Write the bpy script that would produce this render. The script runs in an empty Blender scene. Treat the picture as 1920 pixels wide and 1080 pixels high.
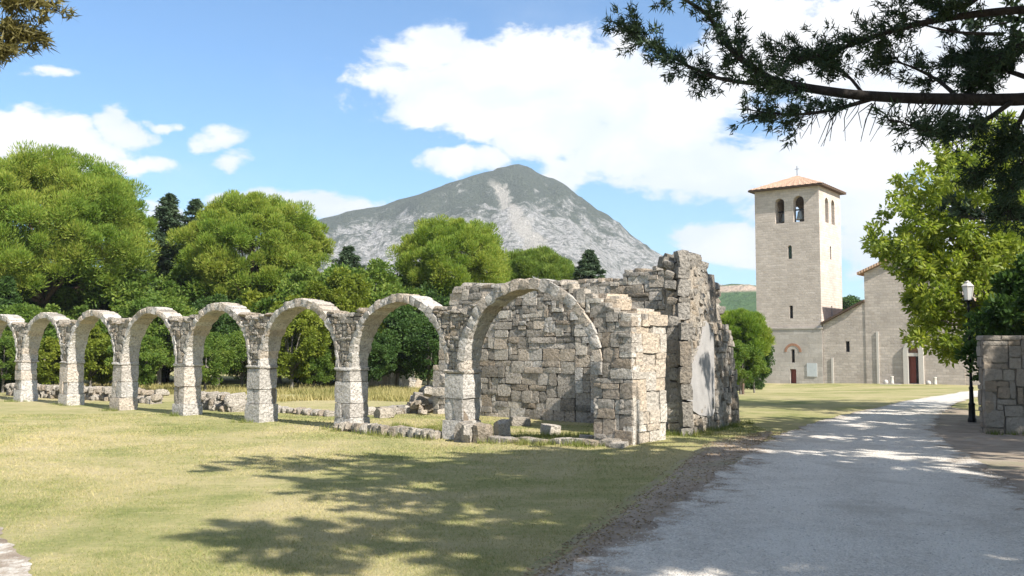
import bpy, bmesh, math, random
import numpy as np
from mathutils import Vector, Matrix, noise as mnoise
from mathutils.geometry import delaunay_2d_cdt

# ---------------------------------------------------------------- camera, sky, sun, exposure
sc = bpy.context.scene
C = sc.collection
F = 1700.0                      # focal length in pixels of the 1920 wide frame
PITCH = math.atan(110 / F)
EYE = 2.2
cam_d = bpy.data.cameras.new('camera')
cam_d.sensor_width = 36.0
cam_d.lens = 36.0 * F / 1920
cam_d.clip_start = 0.1
cam_d.clip_end = 12000
cam = bpy.data.objects.new('camera', cam_d)
C.objects.link(cam)
cam.location = (0, 0, EYE)
cam.rotation_euler = (math.pi / 2 + PITCH, 0, 0)
sc.camera = cam

SUN_AZ = math.radians(48.5)     # measured from +X towards -Y: behind the camera, to its right
SUN_EL = math.radians(41)
SUN = Vector((math.cos(SUN_AZ) * math.cos(SUN_EL), -math.sin(SUN_AZ) * math.cos(SUN_EL), math.sin(SUN_EL)))

sc.view_settings.view_transform = 'Standard'
sc.view_settings.look = 'None'
sc.view_settings.gamma = 1.0
sc.view_settings.use_curve_mapping = False
sc.view_settings.exposure = 1.4
sc.render.engine = 'CYCLES'
sc.cycles.use_denoising = True
sc.cycles.max_bounces = 6
sc.cycles.diffuse_bounces = 3
sc.cycles.transmission_bounces = 4
sc.cycles.volume_bounces = 0


def dirpx(px, py):
    a = (px - 960) / F
    b = (540 - py) / F
    c, s = math.cos(PITCH), math.sin(PITCH)
    return Vector((a, c - b * s, s + b * c))


def azel(px, py):
    d = dirpx(px, py).normalized()
    return math.atan2(d.x, d.y), math.asin(d.z)


world = bpy.data.worlds.new('World')
sc.world = world
world.use_nodes = True


class NT:
    """small helper round a node tree"""
    def __init__(self, nt):
        self.nt = nt
        nt.nodes.clear()

    def n(self, typ, **kw):
        nd = self.nt.nodes.new(typ)
        for k, v in kw.items():
            setattr(nd, k, v)
        return nd

    def l(self, a, b):
        self.nt.links.new(a, b)

    def setin(self, sock, v):
        if isinstance(v, bpy.types.NodeSocket):
            self.l(v, sock)
        else:
            sock.default_value = v

    def m(self, op, a, b=None, c=None, clamp=False):
        nd = self.n('ShaderNodeMath', operation=op)
        nd.use_clamp = clamp
        for i, v in enumerate((a, b, c)):
            if v is not None:
                self.setin(nd.inputs[i], v)
        return nd.outputs[0]

    def mix(self, fac, a, b, blend='MIX'):
        nd = self.n('ShaderNodeMix', data_type='RGBA', blend_type=blend)
        nd.clamp_factor = True
        self.setin(nd.inputs[0], fac)
        for i, v in ((6, a), (7, b)):
            if isinstance(v, tuple) and len(v) == 3:
                v = (*v, 1)
            self.setin(nd.inputs[i], v)
        return nd.outputs[2]

    def noise(self, vec, scale, detail=4, rough=0.55, dist=0.0, dims='3D'):
        nd = self.n('ShaderNodeTexNoise', noise_dimensions=dims)
        if vec is not None:
            self.l(vec, nd.inputs['Vector'])
        nd.inputs['Scale'].default_value = scale
        nd.inputs['Detail'].default_value = detail
        nd.inputs['Roughness'].default_value = rough
        nd.inputs['Distortion'].default_value = dist
        return nd.outputs['Fac']

    def ramp(self, fac, stops):
        nd = self.n('ShaderNodeValToRGB')
        self.l(fac, nd.inputs[0])
        cr = nd.color_ramp
        while len(cr.elements) < len(stops):
            cr.elements.new(0.5)
        for e, (p, c) in zip(cr.elements, stops):
            e.position = p
            if isinstance(c, (int, float)):
                c = (c, c, c)
            e.color = (*c[:3], 1)
        return nd.outputs[0]

    def smooth(self, v, lo, hi):
        nd = self.n('ShaderNodeMapRange', interpolation_type='SMOOTHSTEP')
        self.setin(nd.inputs[0], v)
        nd.inputs[1].default_value = lo
        nd.inputs[2].default_value = hi
        return nd.outputs[0]


w = NT(world.node_tree)
sky = w.n('ShaderNodeTexSky', sky_type='NISHITA')
sky.sun_disc = False
sky.sun_elevation = SUN_EL
sky.sun_rotation = math.atan2(SUN.x, SUN.y)
sky.altitude = 500
sky.air_density = 1.0
sky.dust_density = 0.5
sky.ozone_density = 1.6
tc = w.n('ShaderNodeTexCoord')
sx = w.n('ShaderNodeSeparateXYZ')
w.l(tc.outputs['Generated'], sx.inputs[0])
AZ = w.m('ARCTAN2', sx.outputs[0], sx.outputs[1])
EL = w.m('ARCSINE', sx.outputs[2])
cv = w.n('ShaderNodeCombineXYZ')
w.l(AZ, cv.inputs[0])
w.l(w.m('MULTIPLY', EL, 1.7), cv.inputs[1])
n1 = w.noise(cv.outputs[0], 9.0, 7, 0.62, 0.25)
n2 = w.noise(cv.outputs[0], 2.6, 5, 0.55, 0.0)
wn = w.n('ShaderNodeTexNoise')
w.l(cv.outputs[0], wn.inputs['Vector'])
wn.inputs['Scale'].default_value = 7.0
wn.inputs['Detail'].default_value = 5
wsep = w.n('ShaderNodeSeparateColor')
w.l(wn.outputs['Color'], wsep.inputs[0])
AZW = w.m('MULTIPLY_ADD', w.m('SUBTRACT', wsep.outputs[0], .5), .13, AZ)
ELW = w.m('MULTIPLY_ADD', w.m('SUBTRACT', wsep.outputs[1], .5), .07, EL)
# the clouds of this sky: centre and half size in photo pixels
BLOBS = [
    (800, 140, 170, 95), (960, 165, 230, 130), (1100, 180, 220, 140), (1130, 270, 130, 75), (1010, 255, 150, 60),
    (1290, 190, 230, 135), (1420, 300, 260, 90), (1560, 60, 260, 130), (1640, 260, 330, 150), (1880, 160, 300, 260),
    (1770, 420, 260, 110), (1370, 455, 130, 42), (1330, 320, 140, 38),
    (870, 312, 85, 36), (1040, 345, 50, 36), (560, 388, 135, 38), (330, 415, 60, 40),
    (110, 268, 130, 36), (280, 296, 80, 22), (235, 242, 62, 30), (395, 240, 62, 32), (438, 295, 36, 26), (85, 148, 44, 14),
    (-120, 250, 170, 60), (310, 226, 46, 14), (30, 240, 70, 26),
]
Fd = None
for (bx_, by_, rx_, ry_) in BLOBS:
    a0, e0 = azel(bx_, by_)
    k_s = 1.25 if rx_ < 140 else 1.0
    ra, re = k_s * rx_ / F, k_s * ry_ / F
    qa = w.m('POWER', w.m('ABSOLUTE', w.m('MULTIPLY', w.m('SUBTRACT', AZW, a0), 1 / ra)), 2.0)
    qe = w.m('POWER', w.m('ABSOLUTE', w.m('MULTIPLY', w.m('SUBTRACT', ELW, e0), 1 / re)), 2.0)
    f = w.m('SUBTRACT', min(1.0, .35 + rx_ / 160), w.m('ADD', qa, qe))
    Fd = f if Fd is None else w.m('MAXIMUM', Fd, f)
Fd = w.m('MAXIMUM', Fd, -1.2)
# scattered cumulus goes on out of view, cover added for less blue fill light
az_abs = w.m('ABSOLUTE', AZ)
away = w.m('MAXIMUM', w.smooth(az_abs, 0.62, 0.85), w.smooth(EL, 0.44, 0.6))
gen = w.m('MULTIPLY_ADD', w.m('SUBTRACT', n2, 0.47), 6.0, 0.0)
gen = w.m('ADD', w.m('MULTIPLY', w.m('ADD', gen, 1.2), away), -1.2)
Fd = w.m('MAXIMUM', Fd, gen)
dens = w.m('ADD', w.m('MULTIPLY_ADD', w.m('SUBTRACT', n1, 0.5), 3.3, Fd), 0.0)
cl = w.smooth(dens, 0.12, 0.58)
wisp = w.m('MULTIPLY', w.smooth(n2, 0.5, 0.75), 0.22)
cl = w.m('MAXIMUM', w.m('MULTIPLY', cl, 0.97), wisp)
n3 = w.noise(cv.outputs[0], 5.0, 5, 0.6, 0.4)
thick = w.smooth(w.m('ADD', w.m('MULTIPLY', dens, .5), w.m('MULTIPLY', w.m('SUBTRACT', n3, 0.5), 4.0)), -0.3, 1.1)
CLOUD_W = 4.4
ccol = w.mix(thick, (CLOUD_W * .80, CLOUD_W * .86, CLOUD_W * .94), (CLOUD_W * 1.04, CLOUD_W * 1.02, CLOUD_W * 1.0))
SKYTINT = w.mix(1.0, sky.outputs[0], (0.445, 0.63, 0.74), 'MULTIPLY')
col = w.mix(cl, SKYTINT, ccol)
bg = w.n('ShaderNodeBackground')
w.l(col, bg.inputs[0])
bg.inputs[1].default_value = 0.105
wo = w.n('ShaderNodeOutputWorld')
w.l(bg.outputs[0], wo.inputs[0])

sun_d = bpy.data.lights.new('sun', 'SUN')
sun_d.energy = 3.9
sun_d.angle = math.radians(0.53)
sun_d.color = (1.0, 0.95, 0.87)
sun_o = bpy.data.objects.new('sun', sun_d)
C.objects.link(sun_o)
sun_o.location = (20, -20, 40)
sun_o.rotation_euler = SUN.to_track_quat('Z', 'Y').to_euler()


# ---------------------------------------------------------------- helpers: places
def W(px, py, Y):
    """the point at depth Y that stands behind a photo pixel"""
    d = dirpx(px, py)
    t = Y / d.y
    return Vector((d.x * t, Y, EYE + d.z * t))


def sst(v, a, b):
    t = np.clip((np.asarray(v, float) - a) / (b - a), 0, 1)
    return t * t * (3 - 2 * t)


LE0 = np.array((0.07, 8.3))
LE1 = np.array((3.45, 17.4))
LED = (LE1 - LE0) / np.linalg.norm(LE1 - LE0)


def gz(x, y):
    """height of the ground"""
    x = np.asarray(x, float)
    y = np.asarray(y, float)
    amt = 1.5 - .3 * sst(x, 22, 38)
    z = -amt * sst(y, 29, 84) * sst(x, -14, 8)
    z = z + .22 * np.exp(-(((x - 3.0) / 3.0) ** 2 + ((y - 19.3) / 3.2) ** 2))
    side = (x - LE0[0]) * LED[1] - (y - LE0[1]) * LED[0]      # right of the lawn edge is positive
    z = z + .17 * sst(side, -.08, .22) * (1 - sst(y, 15.5, 21))
    z = z + .02 * np.sin(x * .6 + 1.3) * np.sin(y * .45)
    return z


def G(px, py):
    """the ground point seen at a photo pixel"""
    z = 0.0
    d = dirpx(px, py)
    for _ in range(40):
        t = (z - EYE) / d.z
        x, y = d.x * t, d.y * t
        z = z * .4 + .6 * float(gz(x, y))
    return Vector((x, y, z))


# ---------------------------------------------------------------- helpers: objects
def link(o, parent=None):
    C.objects.link(o)
    if parent is not None:
        o.parent = parent
    return o


def tag(o, label, cat, group=None):
    o['label'] = label
    o['category'] = cat
    if group:
        o['group'] = group
    return o


def thing(name, label, cat, loc=(0, 0, 0), rz=0.0, group=None):
    o = bpy.data.objects.new(name, None)
    o.empty_display_size = .3
    o.location = loc
    o.rotation_euler = (0, 0, rz)
    link(o)
    return tag(o, label, cat, group)


def raw_mesh(name, verts, faces, mat, smooth=False):
    me = bpy.data.meshes.new(name)
    v = np.asarray(verts, np.float32)
    if isinstance(faces, np.ndarray):
        k = faces.shape[1]
        me.vertices.add(len(v))
        me.vertices.foreach_set('co', v.ravel())
        me.loops.add(faces.size)
        me.loops.foreach_set('vertex_index', faces.astype(np.int32).ravel())
        me.polygons.add(len(faces))
        me.polygons.foreach_set('loop_start', np.arange(0, faces.size, k, dtype=np.int32))
        me.polygons.foreach_set('loop_total', np.full(len(faces), k, np.int32))
        me.update(calc_edges=True)
    else:
        me.from_pydata([tuple(p) for p in v], [], faces)
        me.update()
    if smooth:
        me.polygons.foreach_set('use_smooth', np.ones(len(me.polygons), bool))
    if mat:
        me.materials.append(mat)
    return me


def obj(name, verts, faces, mat, parent=None, smooth=False, loc=(0, 0, 0)):
    o = bpy.data.objects.new(name, raw_mesh(name, verts, faces, mat, smooth))
    o.location = loc
    return link(o, parent)


def struct(o):
    o['kind'] = 'structure'
    return o


def stuff(o):
    o['kind'] = 'stuff'
    return o


class MB:
    """collects simple shapes into one mesh"""
    def __init__(self):
        self.v, self.f = [], []

    def add(self, vs, fs):
        b = len(self.v)
        self.v += [tuple(p) for p in vs]
        self.f += [tuple(i + b for i in q) for q in fs]

    def box(self, x0, x1, y0, y1, z0, z1):
        self.add([(x0, y0, z0), (x1, y0, z0), (x1, y1, z0), (x0, y1, z0), (x0, y0, z1), (x1, y0, z1), (x1, y1, z1), (x0, y1, z1)],
                 [(0, 3, 2, 1), (4, 5, 6, 7), (0, 1, 5, 4), (1, 2, 6, 5), (2, 3, 7, 6), (3, 0, 4, 7)])

    def lathe(self, prof, n=16, cx=0, cy=0):
        vs, fs = [], []
        for (r, z) in prof:
            for k in range(n):
                a = 2 * math.pi * k / n
                vs.append((cx + r * math.cos(a), cy + r * math.sin(a), z))
        for i in range(len(prof) - 1):
            for k in range(n):
                fs.append((i * n + k, i * n + (k + 1) % n, (i + 1) * n + (k + 1) % n, (i + 1) * n + k))
        fs.append(tuple(reversed(range(n))))
        fs.append(tuple(range((len(prof) - 1) * n, len(prof) * n)))
        self.add(vs, fs)

    def tube(self, pts, rad, n=7):
        pts = [Vector(p) for p in pts]
        vs, fs = [], []
        ref = Vector((.31, .2, .93))
        for i, p in enumerate(pts):
            t = (pts[min(i + 1, len(pts) - 1)] - pts[max(i - 1, 0)])
            t = t.normalized() if t.length > 1e-6 else Vector((0, 0, 1))
            a = t.cross(ref)
            if a.length < .05:
                a = t.cross(Vector((1, 0, 0)))
            a.normalize()
            b = t.cross(a)
            r = rad[i]
            for k in range(n):
                q = 2 * math.pi * k / n
                vs.append(p + a * (r * math.cos(q)) + b * (r * math.sin(q)))
        for i in range(len(pts) - 1):
            for k in range(n):
                fs.append((i * n + k, i * n + (k + 1) % n, (i + 1) * n + (k + 1) % n, (i + 1) * n + k))
        fs.append(tuple(range((len(pts) - 1) * n, len(pts) * n)))
        self.add(vs, fs)

    def build(self, name, mat, parent=None, smooth=False):
        return obj(name, self.v, self.f, mat, parent, smooth)


def copy_tree(o, parent=None):
    c = o.copy()
    C.objects.link(c)
    c.parent = parent
    for ch in list(o.children):
        copy_tree(ch, c)
    return c


# ---------------------------------------------------------------- materials
def material(name):
    m = bpy.data.materials.new(name)
    m.use_nodes = True
    t = NT(m.node_tree)
    out = t.n('ShaderNodeOutputMaterial')
    p = t.n('ShaderNodeBsdfPrincipled')
    t.l(p.outputs[0], out.inputs[0])
    p.inputs['Roughness'].default_value = .85
    p.inputs['Specular IOR Level'].default_value = .25
    return m, t, p, out


def bump(t, p, height, strength, dist):
    b = t.n('ShaderNodeBump')
    b.inputs['Strength'].default_value = strength
    b.inputs['Distance'].default_value = dist
    t.l(height, b.inputs['Height'])
    t.l(b.outputs[0], p.inputs['Normal'])


def objco(t):
    return t.n('ShaderNodeTexCoord').outputs['Object']


def worldco(t):
    return t.n('ShaderNodeNewGeometry').outputs['Position']


def stone_mat(name, light, mid, dark, bscale=1.0, lichen=.5, strength=.9):
    m, t, p, o = material(name)
    v = worldco(t)
    a = t.noise(v, 2.2, 6, .65)
    b = t.noise(v, 14 * bscale, 5, .7)
    c = t.noise(v, 45 * bscale, 3, .6)
    rnd = t.n('ShaderNodeObjectInfo').outputs['Random']
    base = t.mix(t.smooth(t.m('ADD', t.m('MULTIPLY', rnd, .6), t.m('MULTIPLY', a, .6)), .25, .85), mid, light)
    warm = t.mix(t.m('MULTIPLY', t.smooth(t.m('FRACT', t.m('MULTIPLY', rnd, 7.3)), .45, 1.0), .55), base, (mid[0] * 1.12, mid[1] * .93, mid[2] * .72))
    pits = t.smooth(t.m('ADD', t.m('MULTIPLY', b, .7), t.m('MULTIPLY', c, .3)), .41, .53)
    col = t.mix(t.m('MULTIPLY', t.m('SUBTRACT', 1.0, pits), lichen), warm, dark)
    lich = t.smooth(t.m('ADD', t.m('MULTIPLY', b, .5), t.m('MULTIPLY', a, .7)), .62, .74)
    col = t.mix(t.m('MULTIPLY', lich, lichen), col, (dark[0] * 1.25, dark[1] * 1.25, dark[2] * 1.2))
    t.l(col, p.inputs['Base Color'])
    p.inputs['Roughness'].default_value = .95
    p.inputs['Specular IOR Level'].default_value = .1
    vor = t.n('ShaderNodeTexVoronoi')
    t.l(v, vor.inputs['Vector'])
    vor.inputs['Scale'].default_value = 11 * bscale
    h = t.m('ADD', t.m('MULTIPLY', b, 1.0), t.m('ADD', t.m('MULTIPLY', c, .35), t.m('MULTIPLY', vor.outputs['Distance'], .5)))
    bump(t, p, h, strength, .07)
    return m


M_STONE = stone_mat('weathered_limestone', (.50, .45, .385), (.36, .32, .27), (.12, .108, .096), 1.0, .62, 1.0)
M_STONE_PALE = stone_mat('pale_limestone', (.62, .565, .485), (.48, .43, .365), (.19, .17, .15), 1.0, .55, .9)
M_STONE_DARK = stone_mat('lichened_shaded_limestone', (.36, .33, .29), (.25, .225, .19), (.085, .08, .072), 1.0, .65, 1.0)  # dark lichened stones; the tone also stands for shade on the corner mass front
M_STONE_LT = stone_mat('pitted_limestone', (.63, .59, .535), (.49, .455, .41), (.15, .138, .125), 1.0, .58, 1.0)
M_RUBBLE = stone_mat('tufa_rubble', (.52, .47, .40), (.37, .33, .275), (.12, .108, .095), 1.5, .6, 1.0)
M_MORTAR = stone_mat('old_mortar', (.40, .355, .30), (.30, .26, .215), (.10, .09, .08), 1.6, .6, 1.0)
M_DRYSTONE = stone_mat('brown_field_stone', (.36, .32, .27), (.25, .22, .185), (.11, .1, .088), .8, .35, .6)


def plain(name, c, rough=.7, metal=0.0, var=.15, scale=3.0, bmp=0.0):
    m, t, p, o = material(name)
    v = objco(t)
    n = t.noise(v, scale, 4)
    t.l(t.mix(n, tuple(x * (1 - var) for x in c), tuple(min(1, x * (1 + var)) for x in c)), p.inputs['Base Color'])
    p.inputs['Roughness'].default_value = rough
    p.inputs['Metallic'].default_value = metal
    if bmp:
        bump(t, p, t.noise(v, scale * 6, 4), .5, bmp)
    return m


def foliage_mat(name, c0, c1, c2, trans=.35, scale=.5, rough=.55):
    """leaf colour varies from leaf to leaf and from bough to bough"""
    m, t, p, o = material(name)
    g = t.n('ShaderNodeNewGeometry')
    r = g.outputs['Random Per Island']
    n = t.noise(objco(t), scale, 3, .6)
    f = t.m('ADD', t.m('MULTIPLY', r, .5), t.m('MULTIPLY', t.smooth(n, .3, .7), .5))
    col = t.ramp(f, [(0.08, c0), (0.5, c1), (0.95, c2)])
    t.l(col, p.inputs['Base Color'])
    p.inputs['Roughness'].default_value = rough
    p.inputs['Specular IOR Level'].default_value = .2
    tr = t.n('ShaderNodeBsdfTranslucent')
    t.l(t.mix(1.0, col, (1.15, 1.2, .6), 'MULTIPLY'), tr.inputs[0])
    mx = t.n('ShaderNodeMixShader')
    mx.inputs[0].default_value = trans
    t.l(p.outputs[0], mx.inputs[1])
    t.l(tr.outputs[0], mx.inputs[2])
    t.l(mx.outputs[0], o.inputs[0])
    return m


M_PINE = foliage_mat('stone_pine_needles', (.11, .2, .028), (.215, .29, .042), (.36, .365, .07), .42, .3)
M_PINE_FAR = foliage_mat('distant_pine_needles', (.08, .15, .022), (.14, .21, .035), (.22, .26, .05), .35, .35)
M_FIR = foliage_mat('dark_fir_needles', (.035, .06, .032), (.06, .095, .046), (.10, .135, .065), .2, .8)
M_CEDAR = foliage_mat('cedar_needles', (.018, .036, .02), (.03, .055, .026), (.055, .08, .034), .12, 1.0)
M_OLIVE = foliage_mat('olive_conifer_needles', (.08, .075, .025), (.14, .12, .04), (.2, .17, .06), .25, 1.5)
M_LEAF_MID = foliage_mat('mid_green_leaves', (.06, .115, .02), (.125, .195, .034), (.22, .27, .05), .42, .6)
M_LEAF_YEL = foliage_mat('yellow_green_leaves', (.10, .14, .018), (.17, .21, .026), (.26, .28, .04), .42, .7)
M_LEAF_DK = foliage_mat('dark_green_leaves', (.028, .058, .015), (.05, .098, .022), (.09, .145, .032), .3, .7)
M_WALNUT = foliage_mat('walnut_leaves', (.11, .165, .024), (.22, .275, .04), (.38, .4, .07), .5, 1.1, .45)


def bark_mat(name, c):
    m, t, p, o = material(name)
    v = worldco(t)
    mp = t.n('ShaderNodeMapping')
    mp.inputs['Scale'].default_value = (1, 1, .22)
    t.l(v, mp.inputs[0])
    n = t.noise(mp.outputs[0], 14, 5, .65)
    t.l(t.ramp(n, [(.3, tuple(x * .45 for x in c)), (.7, tuple(x * 1.25 for x in c))]), p.inputs['Base Color'])
    bump(t, p, n, .9, .04)
    return m


M_BARK = bark_mat('pine_bark', (.16, .11, .08))
M_BARK_DK = bark_mat('dark_bark', (.032, .026, .023))
M_BARK_GR = bark_mat('grey_bark', (.2, .18, .155))


def grass_cols(t, v):
    big = t.noise(v, .16, 5, .6, .6)
    mid = t.noise(v, .9, 5, .6)
    fine = t.noise(v, 9, 4, .7)
    return big, mid, fine


def lawn_mat():
    m, t, p, o = material('dry_lawn')
    v = worldco(t)
    big, mid, fine = grass_cols(t, v)
    f = t.m('ADD', t.m('MULTIPLY', big, 1.15), t.m('ADD', t.m('MULTIPLY', mid, .5), t.m('MULTIPLY', fine, .35)))
    col = t.ramp(t.m('SUBTRACT', f, .5), [(.26, (.165, .185, .065)), (.44, (.275, .262, .115)), (.6, (.37, .318, .172)), (.8, (.42, .352, .215))])
    # streaks of straw
    mp = t.n('ShaderNodeMapping')
    mp.inputs['Scale'].default_value = (1.2, 5.5, 1)
    mp.inputs['Rotation'].default_value = (0, 0, .35)
    t.l(v, mp.inputs[0])
    st = t.noise(mp.outputs[0], .45, 4, .6)
    col = t.mix(t.m('MULTIPLY', t.smooth(st, .5, .72), .55), col, (.43, .37, .19))
    col = t.mix(t.m('MULTIPLY', t.smooth(t.noise(v, 60, 2, .5), .5, .8), .35), col, (.12, .12, .05))
    t.l(col, p.inputs['Base Color'])
    p.inputs['Roughness'].default_value = 1
    p.inputs['Specular IOR Level'].default_value = .05
    bump(t, p, t.m('ADD', fine, t.noise(v, 38, 3, .7)), .6, .05)
    return m


M_LAWN = lawn_mat()


def earth_col(t, v):
    a = t.noise(v, 1.6, 6, .65)
    b = t.noise(v, 22, 4, .7)
    col = t.ramp(a, [(.32, (.19, .148, .11)), (.5, (.275, .22, .168)), (.7, (.36, .305, .24))])
    col = t.mix(t.m('MULTIPLY', t.smooth(b, .52, .7), .5), col, (.38, .325, .26))
    return col, a, b


def attr(t, name):
    return t.n('ShaderNodeAttribute', attribute_name=name).outputs['Fac']


def gravel_mat():
    m, t, p, o = material('pale_gravel')
    v = worldco(t)
    vor = t.n('ShaderNodeTexVoronoi')
    t.l(v, vor.inputs['Vector'])
    vor.inputs['Scale'].default_value = 46
    big = t.noise(v, .35, 5, .6)
    mid = t.noise(v, 2.2, 6, .68)
    fine = t.noise(v, 26, 4, .7)
    f = t.m('ADD', t.m('MULTIPLY', big, .5), t.m('MULTIPLY', mid, .5))
    col = t.ramp(f, [(.34, (.43, .39, .335)), (.5, (.59, .545, .48)), (.64, (.69, .645, .575))])
    g = t.n('ShaderNodeSeparateColor')
    t.l(vor.outputs['Color'], g.inputs[0])
    col = t.mix(.4, col, t.ramp(g.outputs[0], [(0, (.29, .262, .222)), (.45, (.53, .485, .42)), (1, (.76, .71, .635))]))
    col = t.mix(t.m('MULTIPLY', t.smooth(fine, .53, .7), .55), col, (.30, .27, .235))
    el, er = attr(t, 'edge_left'), attr(t, 'edge_right')
    # two worn wheel tracks and a rougher middle with the odd weed
    u = t.m('DIVIDE', el, t.m('ADD', t.m('ADD', el, er), .01))
    tr = t.m('SUBTRACT', 1.0, t.smooth(t.m('ABSOLUTE', t.m('SUBTRACT', t.m('ABSOLUTE', t.m('SUBTRACT', u, .47)), .17)), .03, .12))
    tr = t.m('MULTIPLY', tr, t.smooth(big, .25, .65))
    col = t.mix(t.m('MULTIPLY', tr, .5), col, (.67, .625, .555))
    stain = t.m('MULTIPLY', t.smooth(t.noise(v, .7, 5, .65, .5), .52, .7), .5)
    col = t.mix(stain, col, (.36, .315, .255))
    ed = t.m('MINIMUM', el, t.m('MULTIPLY', er, .9))
    ec, a, b = earth_col(t, v)
    k = t.m('ADD', ed, t.m('ADD', t.m('MULTIPLY', t.m('SUBTRACT', mid, .5), 2.6), t.m('MULTIPLY', t.m('SUBTRACT', fine, .5), 1.3)))
    col = t.mix(t.m('SUBTRACT', 1.0, t.smooth(k, -.1, .5)), col, ec)
    t.l(col, p.inputs['Base Color'])
    p.inputs['Roughness'].default_value = .95
    p.inputs['Specular IOR Level'].default_value = .1
    bump(t, p, t.m('ADD', t.m('MULTIPLY', vor.outputs['Distance'], -.8), t.m('ADD', fine, t.m('MULTIPLY', mid, .8))), .7, .03)
    return m


M_GRAVEL = gravel_mat()


def dirt_mat():
    m, t, p, o = material('bare_earth')
    v = worldco(t)
    col, a, b = earth_col(t, v)
    el, er = attr(t, 'edge_left'), attr(t, 'edge_right')
    n = t.noise(v, 1.1, 5, .65)
    k = t.m('ADD', el, t.m('ADD', t.m('MULTIPLY', t.m('SUBTRACT', n, .5), 1.6), t.m('MULTIPLY', t.m('SUBTRACT', b, .5), .8)))
    col = t.mix(t.m('SUBTRACT', 1.0, t.smooth(k, .02, .45)), col, t.mix(n, (.2, .2, .085), (.33, .29, .15)))
    col = t.mix(t.m('MULTIPLY', t.smooth(t.noise(v, .8, 4, .6), .55, .68), .45), col, (.16, .17, .075))
    t.l(col, p.inputs['Base Color'])
    p.inputs['Roughness'].default_value = 1
    bump(t, p, t.m('ADD', a, b), .45, .04)
    return m


M_DIRT = dirt_mat()


def masonry_mat(name, c1, c2, mortar, bw, bh, rough_amt=.5):
    """courses of small squared stones, for walls too far off to pick the stones apart"""
    m, t, p, o = material(name)
    v = objco(t)
    s = t.n('ShaderNodeSeparateXYZ')
    t.l(v, s.inputs[0])
    cx = t.n('ShaderNodeCombineXYZ')
    wob = t.m('MULTIPLY', t.noise(v, 1.5, 3), .12)
    t.l(t.m('ADD', s.outputs[0], s.outputs[1]), cx.inputs[0])
    t.l(t.m('ADD', s.outputs[2], wob), cx.inputs[1])
    br = t.n('ShaderNodeTexBrick')
    t.l(cx.outputs[0], br.inputs['Vector'])
    br.inputs['Scale'].default_value = 1.0
    br.inputs['Brick Width'].default_value = bw
    br.inputs['Row Height'].default_value = bh
    br.inputs['Mortar Size'].default_value = .02
    br.inputs['Mortar Smooth'].default_value = .4
    br.inputs['Bias'].default_value = 0
    br.inputs['Color1'].default_value = (*c1, 1)
    br.inputs['Color2'].default_value = (*c2, 1)
    br.inputs['Mortar'].default_value = (*mortar, 1)
    a = t.noise(v, .45, 5, .62)
    b = t.noise(v, 5, 4, .65)
    col = t.mix(t.m('MULTIPLY', t.smooth(a, .35, .7), .5), br.outputs[0], tuple(x * .72 for x in c2))
    col = t.mix(t.m('MULTIPLY', t.smooth(b, .5, .7), rough_amt), col, tuple(x * .66 for x in c1))
    t.l(col, p.inputs['Base Color'])
    p.inputs['Roughness'].default_value = .95
    p.inputs['Specular IOR Level'].default_value = .1
    bump(t, p, t.m('ADD', t.m('MULTIPLY', br.outputs['Fac'], -.6), b), .6, .05)
    return m


M_TOWER = masonry_mat('tower_masonry', (.60, .52, .455), (.475, .405, .35), (.455, .395, .345), .55, .24)
M_TOWER_LOW = masonry_mat('tower_base_ashlar', (.52, .47, .42), (.42, .375, .33), (.40, .36, .32), .95, .45, .4)
M_CHURCH = masonry_mat('church_masonry', (.57, .495, .43), (.43, .37, .32), (.40, .35, .305), .55, .25)
M_TRIM = plain('dressed_white_stone', (.52, .48, .43), .8, 0, .08, 4)
M_TERRA = None
M_DARKWOOD = plain('dark_eave_wood', (.09, .06, .04), .8)
M_REDDOOR = plain('red_brown_door', (.19, .055, .042), .6, 0, .2, 2)
M_VOID = plain('unlit_interior', (.035, .03, .026), .95)
M_GLASS_DK = plain('dark_window_glass', (.02, .022, .025), .2)
M_GREEN_LOUVRE = plain('green_shutter', (.05, .09, .07), .6)
M_BRONZE = plain('grey_bronze', (.22, .22, .2), .5, .5)
M_IRON = plain('black_iron', (.014, .015, .016), .5, .4)
M_PLASTER = plain('white_plaster', (.31, .295, .28), .9, 0, .35, 2.6, .02)
M_PANEL = plain('grey_panel', (.5, .52, .52), .6)
M_BRICKRED = plain('red_brick', (.36, .19, .12), .9, 0, .25, 8)


def tile_mat():
    m, t, p, o = material('terracotta_tiles')
    v = objco(t)
    n = t.noise(v, 1.3, 4)
    k = t.noise(v, 9, 3)
    col = t.ramp(t.m('ADD', t.m('MULTIPLY', n, .5), t.m('MULTIPLY', k, .5)), [(.3, (.34, .21, .14)), (.55, (.47, .31, .21)), (.75, (.56, .41, .3))])
    t.l(col, p.inputs['Base Color'])
    wv = t.n('ShaderNodeTexWave', wave_type='BANDS', bands_direction='X')
    t.l(v, wv.inputs['Vector'])
    wv.inputs['Scale'].default_value = 1.3
    bump(t, p, wv.outputs['Fac'], .6, .08)
    return m


M_TERRA = tile_mat()


# ---------------------------------------------------------------- the ground, the path
def grid_mesh(name, xs, ys, mat, lift=0.0, smooth=True):
    X, Y = np.meshgrid(xs, ys)
    Z = gz(X, Y) + lift
    v = np.stack([X, Y, Z], -1).reshape(-1, 3)
    nx, ny = len(xs), len(ys)
    i = np.arange(nx * ny).reshape(ny, nx)
    f = np.stack([i[:-1, :-1], i[:-1, 1:], i[1:, 1:], i[1:, :-1]], -1).reshape(-1, 4)
    return obj(name, v, f, mat, None, smooth)


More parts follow.
